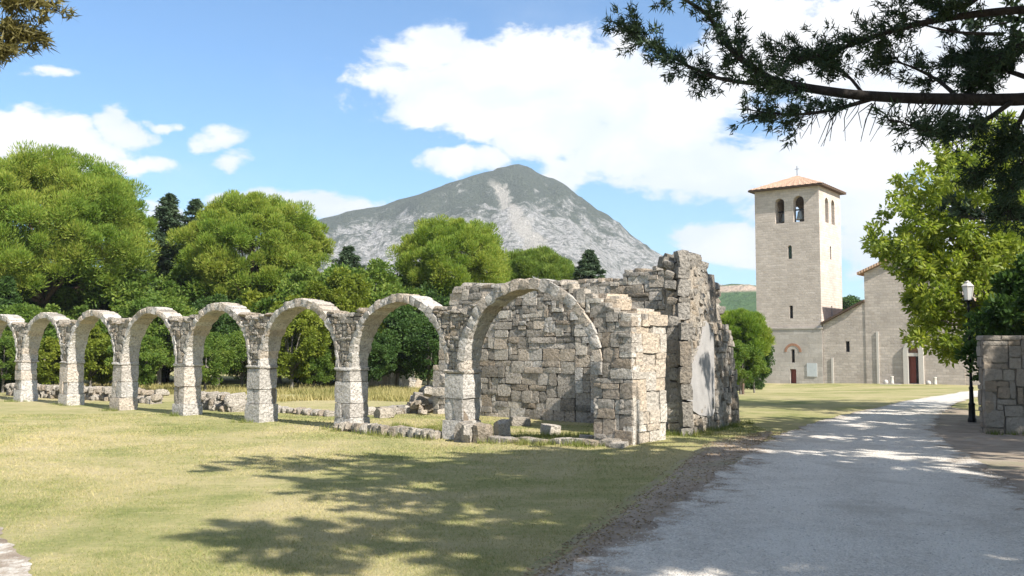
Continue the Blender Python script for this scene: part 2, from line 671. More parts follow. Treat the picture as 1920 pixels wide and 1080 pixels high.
xs = np.unique(np.round(np.concatenate([[-2600, -1500, -700, -350, -180, -100, -70, -50, -42], np.arange(-36, -3, 1.0), np.arange(-3, 8, .22),
                                        np.arange(8, 60, 1.0), [65, 75, 100, 180, 350, 700, 1500, 2600]]), 3))
ys = np.unique(np.round(np.concatenate([[-900, -400, -150, -60, -25, -10], np.arange(-6, 4, 1.0), np.arange(4, 22, .22), np.arange(22, 40, .5), np.arange(40, 110, 2.0),
                                        [115, 130, 170, 250, 400, 800, 1500, 3000]]), 3))
lawn = struct(grid_mesh('lawn', xs, ys, M_LAWN))


def resample(pts, step):
    out = []
    for a, b in zip(pts[:-1], pts[1:]):
        n = max(1, int((b - a).length / step))
        for k in range(n):
            out.append(a.lerp(b, k / n))
    out.append(pts[-1])
    return out


def strip(name, left, right, mat, lift, nx=14, rows=260, jl=.12, jr=.12, seed=0):
    """a sheet between two edge lines on the ground, its edges ragged"""
    def even(pts):
        L = [0]
        for a, b in zip(pts[:-1], pts[1:]):
            L.append(L[-1] + (b - a).length)
        q = np.linspace(0, L[-1], rows)
        return np.stack([np.interp(q, L, [p[k] for p in pts]) for k in (0, 1)], -1)
    A, B = even(left), even(right)
    vs, fs = [], []
    for r in range(rows):
        a, b = Vector((*A[r], 0)), Vector((*B[r], 0))
        d = (b - a)
        if d.length > 1e-4:
            d.normalize()
        na = mnoise.noise(Vector((a.x * 1.3, a.y * 1.3, seed))) + .6 * mnoise.noise(Vector((a.x * 4.5, a.y * 4.5, seed + 5)))
        nb = mnoise.noise(Vector((b.x * 1.3, b.y * 1.3, seed + 9))) + .6 * mnoise.noise(Vector((b.x * 4.5, b.y * 4.5, seed + 15)))
        a = a + d * (na * jl)
        b = b + d * (nb * jr)
        for k in range(nx + 1):
            p = a.lerp(b, k / nx)
            vs.append((p.x, p.y, float(gz(p.x, p.y)) + lift))
    for r in range(rows - 1):
        for k in range(nx):
            i = r * (nx + 1) + k
            fs.append((i, i + 1, i + nx + 2, i + nx + 1))
    o = struct(obj(name, vs, fs, mat, None, True))
    V = np.array(vs).reshape(rows, nx + 1, 3)
    dl = np.linalg.norm(V - V[:, :1], axis=-1)
    dr = np.linalg.norm(V - V[:, -1:], axis=-1)
    for an, dd in (('edge_left', dl), ('edge_right', dr)):
        at = o.data.attributes.new(an, 'FLOAT', 'POINT')
        at.data.foreach_set('value', dd.astype(np.float32).ravel())
    return o


def flat(v):
    return Vector((v[0], v[1], 0))


road_L = [Vector((-6.5, -6, 0)), Vector((-2.6, 2.5, 0))] + [flat(G(*q)) for q in ((1040, 1078), (1195, 1000), (1305, 920), (1392, 860), (1452, 818), (1540, 789), (1640, 766), (1735, 746))] + [flat(G(1800, 735)), flat(G(1850, 731))]
road_R = [Vector((6.5, -6, 0)), Vector((7.2, 2.5, 0))] + [flat(G(*q)) for q in ((2140, 1040), (1975, 950), (1860, 885), (1785, 840), (1752, 805), (1765, 778), (1790, 758))] + [flat(G(1830, 745)), flat(G(1880, 738))]
strip('path', road_L, road_R, M_GRAVEL, .018, 22, 320, .22, .3, 3)
verge_L = [Vector((-7.6, -6, 0)), Vector((-3.3, 2.0, 0)), Vector((LE0[0] - 1.5, LE0[1] - 4.0, 0))] + [flat(G(*q)) for q in ((985, 1072), (1085, 1000), (1190, 925), (1290, 853))] + [flat(G(1385, 818)), flat(G(1440, 806))]
verge_R = [p + Vector((.8, .1, 0)) for p in road_L[:6]] + [flat(G(1430, 826)), flat(G(1450, 812))]
strip('earth_verge', verge_L, verge_R, M_DIRT, .008, 10, 260, .1, .1, 8)
vr_L = [Vector((6.0, -5, 0)), Vector((6.8, 2.5, 0))] + [p - Vector((.7, 0, 0)) for p in road_R[2:9]]
vr_R = [Vector((14, -5, 0)), Vector((15, 3, 0)), Vector((16, 12, 0)), Vector((17, 20, 0)), Vector((16, 23, 0)), flat(G(1850, 790)), flat(G(1815, 770))]
strip('earth_verge_by_wall', vr_L, vr_R, M_DIRT, .010, 16, 200, .15, .1, 12)
pl_L = [flat(G(-420, 1000)), flat(G(-420, 1180)), flat(G(-300, 1400))]
pl_R = [flat(G(-8, 985)), flat(G(48, 1062)), flat(G(100, 1400))]
strip('side_path', pl_L, pl_R, M_GRAVEL, .008, 30, 90, .1, .16, 21)

# ---------------------------------------------------------------- mountain and far hill
def fbm(x, y, z=0.0, o=5):
    s, a, f = 0, 1, 1
    for _ in range(o):
        s += a * mnoise.noise(Vector((x * f, y * f, z)))
        a *= .5
        f *= 2.03
    return s


def hill(name, ridge_px, Yr, front, back, nx, ny, amp, fscale, mat, power=1.1, gully=0.0):
    pts = [W(px, py, Yr) for px, py in ridge_px]
    rx = [p.x for p in pts]
    rz = [p.z for p in pts]
    X = np.linspace(rx[0], rx[-1], nx)
    yn = np.concatenate([np.linspace(-1, 0, ny), np.linspace(0, 1, ny // 3)[1:]])
    vs = []
    for t in yn:
        for x in X:
            H = np.interp(x, rx, rz)
            y = Yr + t * (front if t < 0 else back)
            prof = (1 - abs(t)) ** power
            base = H * prof
            nz = fbm(x * fscale, y * fscale, 3.1)
            rdg = (1 - abs(mnoise.noise(Vector((x * fscale * 1.7, y * fscale * .8, 7)))) * 2) + gully * (1 - 2 * abs(mnoise.noise(Vector((x * fscale * 3.4 + .6 * nz, y * fscale * .7, 11)))) + .5 * (1 - 2 * abs(mnoise.noise(Vector((x * fscale * 7.5 + .8 * nz, y * fscale * 1.6, 15))))))
            k = min(1, max(0, base / 60)) * (1.0 - .75 * max(0, 1 - abs(t) * 7))
            vs.append((x, y, base + (nz * amp + rdg * amp * .5) * k - 3 + (nz * amp * .08)))
    n = len(yn)
    i = np.arange(nx * n).reshape(n, nx)
    f = np.stack([i[:-1, :-1], i[:-1, 1:], i[1:, 1:], i[1:, :-1]], -1).reshape(-1, 4)
    return struct(obj(name, vs, f, mat, None, True))


def mountain_mat():
    m, t, p, o = material('limestone_mountain')
    v = worldco(t)
    s = t.n('ShaderNodeSeparateXYZ')
    t.l(v, s.inputs[0])
    mp = t.n('ShaderNodeMapping')
    mp.inputs['Scale'].default_value = (1, .55, .6)
    t.l(v, mp.inputs[0])
    big = t.noise(mp.outputs[0], .006, 5, .6, .4)
    mid = t.noise(mp.outputs[0], .035, 6, .72, .3)
    fine = t.noise(v, .19, 4, .8)
    rock = t.ramp(fine, [(.32, (.27, .26, .24)), (.5, (.47, .45, .42)), (.68, (.68, .66, .63))])
    green = t.ramp(fine, [(.35, (.06, .078, .05)), (.65, (.135, .15, .105))])
    # scrub is thick on the summit ridge and its left flank, thinner on the face
    hz = t.m('MULTIPLY', t.m('SUBTRACT', s.outputs[2], 150.0), 1 / 190.0)
    lf = t.m('MULTIPLY', t.m('ADD', t.m('ABSOLUTE', t.m('ADD', s.outputs[0], -20.0)), -170.0), 1 / 900.0)
    f = t.m('ADD', t.m('ADD', hz, lf), t.m('ADD', t.m('MULTIPLY', t.m('SUBTRACT', big, .5), 1.3), t.m('MULTIPLY', t.m('SUBTRACT', mid, .5), 2.4)))
    veg = t.smooth(f, -.08, .32)
    col = t.mix(veg, rock, green)
    spk = t.smooth(t.noise(v, .1, 4, .72), .5, .58)
    col = t.mix(t.m('MULTIPLY', spk, .7), col, (.1, .115, .085))
    # the bare scree chute below the summit
    dx = t.m('SUBTRACT', s.outputs[0], t.m('MULTIPLY_ADD', t.m('SUBTRACT', 262.0, s.outputs[2]), .42, -26.0))
    wd = t.m('MULTIPLY_ADD', t.m('SUBTRACT', 262.0, s.outputs[2]), .05, 10.0)
    q = t.m('DIVIDE', t.m('ABSOLUTE', t.m('ADD', dx, t.m('MULTIPLY', t.m('SUBTRACT', mid, .5), 60.0))), wd)
    scree = t.m('MULTIPLY', t.m('SUBTRACT', 1.0, t.smooth(q, .5, 1.3)), t.m('SUBTRACT', 1.0, t.smooth(s.outputs[2], 245, 275)))
    col = t.mix(t.m('MULTIPLY', scree, .85), col, t.mix(fine, (.46, .41, .34), (.66, .62, .55)))
    t.l(col, p.inputs['Base Color'])
    p.inputs['Roughness'].default_value = 1
    p.inputs['Specular IOR Level'].default_value = 0
    bump(t, p, t.m('ADD', mid, fine), 1.0, 14)
    return m


hill('mountain', [(-900, 660), (-300, 610), (0, 560), (200, 515), (450, 455), (600, 415), (700, 387), (800, 356), (880, 331), (930, 318), (955, 311), (972, 309), (990, 313), (1005, 322),
                  (1060, 351), (1105, 385), (1135, 403), (1150, 418), (1200, 452), (1260, 492), (1330, 533), (1425, 578), (1600, 622), (1800, 650), (2200, 665)],
     1500, 640, 600, 380, 140, 15, .007, mountain_mat(), 1.12, 1.1)


def forest_hill_mat():
    m, t, p, o = material('wooded_hill')
    v = worldco(t)
    s = t.n('ShaderNodeSeparateXYZ')
    t.l(v, s.inputs[0])
    vor = t.n('ShaderNodeTexVoronoi')
    t.l(v, vor.inputs['Vector'])
    vor.inputs['Scale'].default_value = .16
    a = t.noise(v, .02, 5, .6)
    f = t.noise(v, .2, 4, .7)
    col = t.ramp(t.m('ADD', t.m('MULTIPLY', a, .5), t.m('MULTIPLY', vor.outputs['Distance'], .09)), [(.2, (.075, .125, .05)), (.5, (.05, .09, .045)), (.8, (.02, .04, .02))])
    cliff = t.m('MULTIPLY', t.smooth(s.outputs[2], 39, 42), t.m('SUBTRACT', 1.0, t.smooth(s.outputs[2], 46.5, 48.5)))
    cliff = t.m('MULTIPLY', cliff, t.smooth(t.noise(v, .05, 3, .6), .36, .5))
    col = t.mix(cliff, col, t.mix(f, (.3, .22, .16), (.5, .4, .31)))
    t.l(col, p.inputs['Base Color'])
    p.inputs['Roughness'].default_value = 1
    p.inputs['Specular IOR Level'].default_value = 0
    bump(t, p, t.m('ADD', t.m('MULTIPLY', vor.outputs['Distance'], -.15), f), .9, 4)
    return m


hill('hill', [(900, 640), (1100, 600), (1250, 560), (1330, 532), (1372, 524), (1400, 527), (1425, 529), (1500, 536), (1600, 556), (1750, 585), (1920, 600), (2300, 630), (2600, 655)],
     680, 260, 200, 220, 60, 3.0, .03, forest_hill_mat(), .75)

# the summer air
b_ = [(x, y, z) for z in (-5, 330) for x, y in ((-2700, -1000), (2700, -1000), (2700, 3100), (-2700, 3100))]
hzm = bpy.data.materials.new('summer_haze')
hzm.use_nodes = True
hzt = NT(hzm.node_tree)
pvv = hzt.n('ShaderNodeVolumePrincipled')
pvv.inputs['Color'].default_value = (.86, .92, 1.0, 1)
pvv.inputs['Density'].default_value = .00021
pvv.inputs['Anisotropy'].default_value = .2
hzt.l(pvv.outputs[0], hzt.n('ShaderNodeOutputMaterial').inputs['Volume'])
stuff(obj('haze', b_, [(0, 3, 2, 1), (4, 5, 6, 7), (0, 1, 5, 4), (1, 2, 6, 5), (2, 3, 7, 6), (3, 0, 4, 7)], hzm))

# ---------------------------------------------------------------- stones
def stone_variants(n, jitter, rounding, seed, mat, res=3):
    rng = random.Random(seed)
    out = []
    for k in range(n):
        idx, vs = {}, []
        for a in range(res):
            for b in range(res):
                for c in range(res):
                    if res > 2 and 0 < a < res - 1 and 0 < b < res - 1 and 0 < c < res - 1:
                        continue
                    idx[(a, b, c)] = len(vs)
                    p = Vector((a, b, c)) / (res - 1) - Vector((.5, .5, .5))
                    e = sum(1 for q in (a, b, c) if q in (0, res - 1))
                    s = {1: 1.0, 2: 1 - rounding * .45, 3: 1 - rounding}[e]
                    p *= s
                    p += Vector([rng.uniform(-jitter, jitter) for _ in range(3)])
                    vs.append(p)
        fs = []
        r = res - 1
        for a in range(r):
            for b in range(r):
                for (f, flip) in (((lambda u, v, q: (u, v, q)), 0), ((lambda u, v, q: (q, u, v)), 0), ((lambda u, v, q: (v, q, u)), 0)):
                    for q in (0, r):
                        loop = [idx[f(a, b, q)], idx[f(a + 1, b, q)], idx[f(a + 1, b + 1, q)], idx[f(a, b + 1, q)]]
                        fs.append(tuple(loop if q else reversed(loop)))
        me = raw_mesh('stone', vs, fs, mat, True)
        me.set_sharp_from_angle(angle=math.radians(28))
        out.append(me)
    return out


ST_ROUGH = stone_variants(14, .04, .09, 1, M_STONE)
ST_PALE = stone_variants(12, .035, .06, 2, M_STONE_PALE)
ST_DARK = stone_variants(14, .05, .1, 3, M_STONE_DARK)
ST_RUB = stone_variants(16, .085, .18, 4, M_RUBBLE)
ST_DRY = stone_variants(12, .035, .08, 5, M_DRYSTONE)
ST_BLOCK = stone_variants(12, .022, .045, 6, M_STONE_LT)
ST_VOUS = stone_variants(14, .045, .07, 7, M_STONE_LT)
R = random.Random(11)


def stone(name, lib, parent, loc, size, rot=None, rng=R):
    o = bpy.data.objects.new(name, rng.choice(lib))
    o.location = loc
    o.scale = size
    if rot is not None:
        o.rotation_euler = rot
    return link(o, parent)


def pack(nu, nz, inside, rng, wr, hr):
    """fill a grid of cells with random rectangles"""
    used = np.zeros((nz, nu), bool)
    out = []
    for j in range(nz):
        for i in range(nu):
            if used[j, i] or not inside(i, j):
                continue
            bw, bh = rng.randint(*wr), rng.randint(*hr)
            ww = 0
            while ww < bw and i + ww < nu and not used[j, i + ww] and inside(i + ww, j):
                ww += 1
            hh = 1
            while hh < bh and j + hh < nz and all((not used[j + hh, i + k]) and inside(i + k, j + hh) for k in range(ww)):
                hh += 1
            used[j:j + hh, i:i + ww] = True
            out.append((i, j, ww, hh))
    return out


def clad(parent, lib, origin, du, nrm, width, height, inside, cell, wr, hr, depth=.22, name='stone', proud=.05, gap=.02, seed=0, tilt=.05, cellz=None):
    """lay stones over a wall face. origin: lower corner, du: unit vector along it, nrm: unit vector out of it (local frame of parent)"""
    rng = random.Random(seed)
    cz = cellz or cell
    nu, nz = int(round(width / cell)), int(round(height / cz))
    du, nrm, origin = Vector(du), Vector(nrm), Vector(origin)
    rz = math.atan2(du.y, du.x)
    rects = pack(nu, nz, lambda i, j: inside((i + .5) * cell, (j + .5) * cz), rng, wr, hr)
    n = 0
    for (i, j, ww, hh) in rects:
        u = (i + ww / 2) * cell
        z = (j + hh / 2) * cz
        pr = rng.uniform(-.022, proud)
        p = origin + du * (u + rng.uniform(-.015, .015)) + Vector((0, 0, z + rng.uniform(-.012, .012))) + nrm * (pr - depth / 2)
        stone(name, lib if not callable(lib) else lib(u, z, rng), parent, p, (ww * cell * 1.03 - gap, depth, hh * cz * 1.04 - gap),
              (rng.uniform(-tilt, tilt), rng.uniform(-tilt, tilt) * .8, rz + rng.uniform(-tilt, tilt)), rng)
        n += 1
    return n


def jag(u, seed, amp=.14):
    return amp * (mnoise.noise(Vector((u * 1.7, seed, 0))) + .7 * mnoise.noise(Vector((u * 5.1, seed, 3))))


def core_wall(name, parent, mat, u0, u1, y0, y1, top, zb=-.3, n=40, rough=.05, seed=0, nz=10):
    """a rough solid wall in the local frame: runs along x from u0 to u1, between depths y0 and y1, under top(u)"""
    vs, fs = [], []
    us = np.linspace(u0, u1, n)
    ring = []
    for a, u in enumerate(us):
        T = top(u)
        row = []
        for k in range(nz + 1):
            row.append((u, y1, zb + (T - zb) * k / nz))
        for k in range(nz, -1, -1):
            row.append((u, y0, zb + (T - zb) * k / nz))
        ring.append(row)
    m = len(ring[0])
    for row in ring:
        for p in row:
            d = Vector((fbm(p[0] * 2, p[1] * 2 + 9, p[2] * 2 + seed, 3), fbm(p[0] * 2 + 5, p[1] * 2, p[2] * 2 + seed, 3), fbm(p[0] * 2, p[1] * 2 - 7, p[2] * 2 + seed, 3))) * rough
            vs.append(Vector(p) + d)
    for a in range(n - 1):
        for k in range(m):
            i, j = a * m + k, a * m + (k + 1) % m
            fs.append((i, i + m, j + m, j))
    fs.append(tuple(range(m)))
    fs.append(tuple(reversed(range((n - 1) * m, n * m))))
    return obj(name, vs, fs, mat, parent, True)


# ---------------------------------------------------------------- the arcade
SP = 4.01
PA = Vector((-1.374, 21.6, 0))
AR = math.atan2(.633, -.773)          # local x runs along the arcade to the left and away; local y faces the photographer
TH = .62
PW = .62
IMP = 1.62
RI = (SP - PW) / 2
RT = .24
arc = thing('ruined_arcade', 'roofless grey stone arcade of round arches crossing the lawn', 'ruin', PA, AR)


def lw(o, p):
    """local point of a rotated thing to world"""
    c, s = math.cos(o.rotation_euler.z), math.sin(o.rotation_euler.z)
    return Vector((o.location.x + p[0] * c - p[1] * s, o.location.y + p[0] * s + p[1] * c, o.location.z + p[2]))


def gl(o, x, y):
    p = lw(o, (x, y, 0))
    return float(gz(p.x, p.y)) - o.location.z


NP = 8
rp = random.Random(5)
for i in range(NP):
    x = i * SP
    g = gl(arc, x, 0)
    b = MB()
    b.box(x - PW / 2 + .03, x + PW / 2 - .03, -TH + .03, -.03, g - .4, IMP)
    pier = b.build('pier', M_MORTAR, arc)
    z = g - .06
    k = 0
    while z < IMP - .1:
        h = rp.uniform(.36, .6)
        if IMP - .08 - (z + h) < .22:
            h = IMP - .07 - z
        jit = lambda: rp.uniform(-.02, .025)
        flare = .05 if k == 0 else 0
        if k % 2 == 0:
            # one block right through
            stone('block', ST_BLOCK, pier, (x + jit(), -TH / 2 + jit(), z + h / 2), (PW + .02 + flare, TH + .02 + flare, h + .002), (0, 0, rp.uniform(-.03, .03)), rp)
        else:
            s = rp.uniform(.38, .62) * PW
            stone('block', ST_BLOCK, pier, (x - PW / 2 + s / 2 + jit(), -TH / 2 + jit(), z + h / 2), (s - .006, TH + .01, h + .002), (0, 0, rp.uniform(-.03, .03)), rp)
            stone('block', ST_ROUGH if rp.random() < .4 else ST_BLOCK, pier, (x + s / 2 + jit(), -TH / 2 + jit(), z + h / 2), (PW - s - .006, TH + .01, h + .002), (0, 0, rp.uniform(-.03, .03)), rp)
        z += h
        k += 1
    stone('impost', ST_VOUS, pier, (x, -TH / 2, IMP - .01), (PW + .06, TH + .06, .09), (0, 0, rp.uniform(-.02, .02)), rp)
    # rubble between the rings above the pier
    def in_sp(u, zz, gx=0):
        for c in (-SP / 2, SP / 2):
            if (u - c) ** 2 + zz ** 2 < (RI + .09 + .13 * zz / RI) ** 2:
                return False
        tp = 1.42 + .05 * math.sin(u * 5 + i) + jag(u, i * 3.3, .07)
        return abs(u) < .86 and zz < tp
    vs, fs = [], []
    nzs = 14
    for k2 in range(nzs + 1):
        zz = 1.48 * k2 / nzs
        hw = max(.12, SP / 2 - math.sqrt(max(0, (RI + .1) ** 2 - zz ** 2)))
        hw = min(hw, .82)
        for (sx_, sy_) in ((-1, -.05), (1, -.05), (1, -TH + .05), (-1, -TH + .05)):
            vs.append((x + sx_ * hw, sy_, IMP + zz - (.12 if k2 == nzs else 0)))
    for k2 in range(nzs):
        for q in range(4):
            a0, a1 = k2 * 4 + q, k2 * 4 + (q + 1) % 4
            fs.append((a0, a1, a1 + 4, a0 + 4))
    fs.append((nzs * 4, nzs * 4 + 1, nzs * 4 + 2, nzs * 4 + 3))
    spd = obj('spandrel', vs, fs, M_MORTAR, arc)
    cell = .09 if i < 3 else .135
    clad(spd, ST_RUB, (x - .9, 0, IMP + .02), (1, 0, 0), (0, 1, 0), 1.8, 1.8, lambda u, zz: in_sp(u - .9, zz), cell, (1, 3), (1, 2), .2, 'rubble_stone', .012, .003, 40 + i, .05)
    # broken coping on top of the spandrel, right through the wall
    for q in range(5):
        u = -.62 + q * .31 + rp.uniform(-.05, .05)
        stone('coping_stone', ST_RUB, spd, (x + u, -TH / 2, IMP + 1.38 + .1 * (q - 2) ** 2 * .3 + rp.uniform(-.02, .04)), (.33, TH + .03, rp.uniform(.1, .17)), (rp.uniform(-.06, .06), rp.uniform(-.1, .1), rp.uniform(-.08, .08)), rp)


def arch(cx, Rin, idx, x_hi=180, x_lo=0, zc=IMP, zs=1.0):
    vs, fs = [], []
    n = 40
    for k in range(n + 1):
        a = math.radians(x_lo + (x_hi - x_lo) * k / n)
        for (rr, yy) in ((Rin + .025, -.04), (Rin + .1 + .1 * abs(math.sin(a)), -.04), (Rin + .1 + .1 * abs(math.sin(a)), -TH + .04), (Rin + .025, -TH + .04)):
            vs.append((cx + rr * math.cos(a), yy, zc + rr * math.sin(a) * zs))
    for k in range(n):
        for q in range(4):
            a0, a1 = k * 4 + q, k * 4 + (q + 1) % 4
            fs.append((a0, a0 + 4, a1 + 4, a1))
    fs.append((0, 1, 2, 3))
    fs.append((n * 4 + 3, n * 4 + 2, n * 4 + 1, n * 4))
    ar = obj('arch', vs, fs, M_MORTAR, arc, False)
    rr = random.Random(100 + idx)
    nv = 24 + rr.randint(-2, 3) if idx < 4 else 18 + rr.randint(-1, 2)
    wear = rr.uniform(.005, .02)
    for k in range(nv):
        a = math.radians(x_lo + (x_hi - x_lo) * (k + .5) / nv)
        rt = .11 + .11 * abs(math.sin(a)) + rr.uniform(-.025, .035) + wear * math.sin(a * 3 + idx)
        if idx == 0:
            rt += .05
        rad = Rin + rt / 2 + rr.uniform(-.006, .006)
        ln = math.radians(x_hi - x_lo) * (Rin + RT * .6) / nv
        stone('voussoir', ST_VOUS, ar, (cx + rad * math.cos(a), -TH / 2 + (.04 if idx == 0 else 0) + rr.uniform(-.015, .015), zc + rad * math.sin(a) * zs), (rt, TH + rr.uniform(0, .03), ln * 1.05),
              (rr.uniform(-.03, .03), -a + rr.uniform(-.04, .04), rr.uniform(-.03, .03)), rr)
    return ar


for i in range(NP - 1):
    arch((i + .5) * SP, RI, i + 1)
# the last, widest arch, closed on its right by a thick wall end
XR = -4.02
R0 = (-PW / 2 - XR) / 2
arch((-PW / 2 + XR) / 2, R0, 0)
XE = -4.92
g = gl(arc, -4.4, -.5)


def top_end(u):
    # u in local x: from the arch (-2.1) to the broken end (XE)
    return float(np.interp(u, [XE, -4.82, -4.5, -4.3, -4.0, -3.6, -3.2, -2.9], [2.78, 2.84, 2.95, 3.2, 3.3, 3.48, 3.62, 3.6])) + jag(u, 4.4, .04)


DE = -1.38
ew = core_wall('end_wall', arc, M_MORTAR, XE + .06, XR - .04, DE + .06, -.06, lambda u: top_end(u) - .1, g - .4, 10, .03, 2)


def lib_end(u, z, rng):
    return ST_PALE if rng.random() < .35 else ST_ROUGH


cx0 = (-PW / 2 + XR) / 2


def in_end(u, zz):
    xx = XE + u
    Z = zz + g
    if Z > top_end(xx):
        return False
    if xx > XR - .16 and Z > IMP:
        d2 = (xx - cx0) ** 2 + (Z - IMP) ** 2
        return d2 > (R0 + .2 + .1 * min(1, (Z - IMP) / R0)) ** 2
    return xx < XR


clad(ew, lib_end, (XE, 0, g - .03), (1, 0, 0), (0, 1, 0), 2.4, 4.0, in_end, .105, (2, 5), (1, 3), .26, 'stone', .012, .004, 71, .02)
# the broken end that faces the sun: tall blocks, sunlight put into their paler colour
clad(ew, lambda u, z, rng: ST_PALE, (XE, DE, g - .03), (0, 1, 0), (-1, 0, 0), -DE, 2.95, lambda u, zz: zz + g < 2.86 + jag(u, 8.1, .12) - (.3 if .55 < u < .7 else 0), .135, (2, 5), (1, 3), .24, 'block', .025, .004, 72, .02)
for q in range(6):
    stone('coping_stone', ST_PALE, ew, (XE + .1 + q * .17, rp.uniform(-1.1, -.4), top_end(XE + .1 + q * .17) - .08), (.3, rp.uniform(.5, .8), .24), (0, 0, rp.uniform(-.2, .2)), rp)
# core over the arch haunch between ring and end wall
hv, hf = [], []
hx = np.linspace(-4.0, -2.5, 16)
for u in hx:
    zlo = IMP + math.sqrt(max(0, (R0 + .12) ** 2 - (u - cx0) ** 2))
    zhi = max(zlo + .05, top_end(u) - .1)
    hv += [(u, -.06, zlo), (u, -.06, zhi), (u, -TH + .06, zhi), (u, -TH + .06, zlo)]
for k in range(len(hx) - 1):
    for q in range(4):
        a0, a1 = k * 4 + q, k * 4 + (q + 1) % 4
        hf.append((a0, a0 + 4, a1 + 4, a1))
hf += [(0, 1, 2, 3), tuple(len(hv) - 4 + q for q in (3, 2, 1, 0))]
obj('haunch', hv, hf, M_MORTAR, arc)

# low footing in front of the two nearest openings
rf = random.Random(77)
def row(name, a, b, n, size, lib, label, group=None, zoff=0.0, courses=1, cat='wall', wob=.12):
    a, b = Vector((*a, 0)), Vector((*b, 0))
    t = thing(name, label, cat, (a.x, a.y, float(gz(a.x, a.y))), 0, group)
    L = (b - a).length
    d = (b - a) / L
    for c in range(courses):
        for k in range(n):
            if c and rf.random() < .35:
                continue
            u = (k + .5 + .5 * (c % 2)) / n + rf.uniform(-.2, .2) / n
            p = a + d * (u * L) + Vector((-d.y, d.x, 0)) * rf.uniform(-wob, wob)
            s = [size[q] * rf.uniform(.75, 1.3) for q in range(3)]
            z = float(gz(p.x, p.y)) + size[2] * .38 + c * size[2] * .78 + zoff
            stone('stone', lib, t, Vector((p.x, p.y, z)) - t.location, (L / n * rf.uniform(.95, 1.25), s[1], s[2]), (rf.uniform(-.12, .12), rf.uniform(-.14, .14), math.atan2(d.y, d.x) + rf.uniform(-.3, .3)), rf)
    return t


def aw(x, y):
    p = lw(arc, (x, y, 0))
    return (p.x, p.y)


row('low_footing', aw(SP - .1, .12), aw(.4, .14), 22, (.26, .4, .24), ST_RUB, 'low row of grey footing stones between the two piers left of the widest arch')
row('footing_blocks', aw(-.35, .16), aw(-1.3, .16), 3, (.3, .5, .5), ST_RUB, 'knee high pitted stone blocks at the left foot of the widest arch')
row('threshold_stones', aw(-1.3, .2), aw(-4.9, .25), 12, (.3, .35, .13), ST_ROUGH, 'thin line of flat threshold stones under the widest arch', None, -.01)

# ---------------------------------------------------------------- the chapel wall behind the widest arch
BW0 = Vector((.65, 27.7, 0))
bw = thing('ruined_chapel', 'tall ruined wall of rough grey blocks behind the widest arch', 'ruin', BW0, AR)
# local x = -s ; local y faces the photographer


def top_back(u):
    s = -u
    return float(np.interp(s, [-4.6, -4.3, -4.2, -3.95, -3.9, -3.5, -3.45, -3.2, 0, 2.4, 3.2, 3.3, 4.6, 5.9], [.5, .8, 1.6, 1.7, 2.9, 3.1, 4.0, 4.18, 4.12, 4.1, 4.12, 4.32, 4.35, 4.3])) + jag(u, 2.2, .06)


gb = gl(bw, 0, 0)
bcore = core_wall('wall', bw, M_MORTAR, -5.6, 4.4, -.95, -.08, lambda u: max(.3, top_back(u) - .12), -.4, 60, .05, 5, 12)


def lib_back(u, z, rng):
    if z > 3.2 and u < 3.0:
        return ST_DARK
    return rng.choice((ST_ROUGH, ST_ROUGH, ST_BLOCK, ST_DARK, ST_PALE))


# big squared blocks below, smaller rubble above
clad(bcore, lib_back, (-5.6, 0, -.05), (1, 0, 0), (0, 1, 0), 10.2, 2.548, lambda u, zz: zz < top_back(u - 5.6), .135, (2, 5), (1, 2), .3, 'block', .02, .006, 81, .022, .182)
clad(bcore, lib_back, (-5.6, 0, 2.5), (1, 0, 0), (0, 1, 0), 10.2, 2.2, lambda u, zz: zz + 2.5 < top_back(u - 5.6), .14, (1, 5), (1, 2), .3, 'rubble_stone', .03, .004, 82, .045, .12)
for q in range(26):
    u = -5.0 + q * .33 + rp.uniform(-.05, .05)
    if top_back(u) > 3.5:
        stone('coping_stone', ST_RUB, bcore, (u, -.5 + rp.uniform(-.1, .1), top_back(u) - .05), (.42, .85, rp.uniform(.16, .3)), (rp.uniform(-.06, .06), rp.uniform(-.08, .08), rp.uniform(-.15, .15)), rp)

# the tall corner mass at the right end, its sunny side still carrying a patch of plaster
C1, C2, C3, C4 = G(1247, 813), G(1276, 817), G(1388, 792), G(1336, 776)


def bl(p, z=None):
    """world to local of the chapel"""
    d = p - BW0
    c, s = math.cos(AR), math.sin(AR)
    return Vector((d.x * c + d.y * s, -d.x * s + d.y * c, p.z if z is None else z))


c1, c2, c3, c4 = (bl(p, 0) for p in (C1, C2, C3, C4))


def top_mass(t):
    return float(np.interp(t, [0, .1, .3, .42, .5, .62, .78, .9, 1.0], [4.35, 4.5, 4.62, 4.5, 4.3, 3.95, 3.35, 2.3, .7])) + jag(t * 4, 6.6, .1)


vs, fs = [], []
NT_, NZ_, NA_ = 26, 20, 6
rows_ = []
for a in range(NT_):
    t = a / (NT_ - 1)
    pr = c2.lerp(c3, t)
    pl = c1.lerp(c4, t)
    T = top_mass(t) - .1
    loop = []
    for k in range(NZ_ + 1):
        zz = -.3 + (T + .3) * k / NZ_
        loop.append(pr.lerp(pl, .04 + .30 * (max(0, k / NZ_ - .55) / .45) ** 1.6) + Vector((0, 0, zz)))
    for k in range(NZ_, -1, -1):
        zz = -.3 + (T + .3) * k / NZ_
        loop.append(pl.lerp(pr, .04 + .22 * (k / NZ_) ** 2) + Vector((0, 0, zz)))
    rows_.append(loop)
mm = len(rows_[0])
for loop in rows_:
    for p in loop:
        vs.append(p + Vector((fbm(p.x * 2.2, p.y * 2.2, p.z * 2.2, 4), fbm(p.x * 2.2 + 7, p.y * 2.2, p.z * 2.2, 4), fbm(p.x * 2.2, p.y * 2.2 + 7, p.z * 2.2, 4))) * .07)
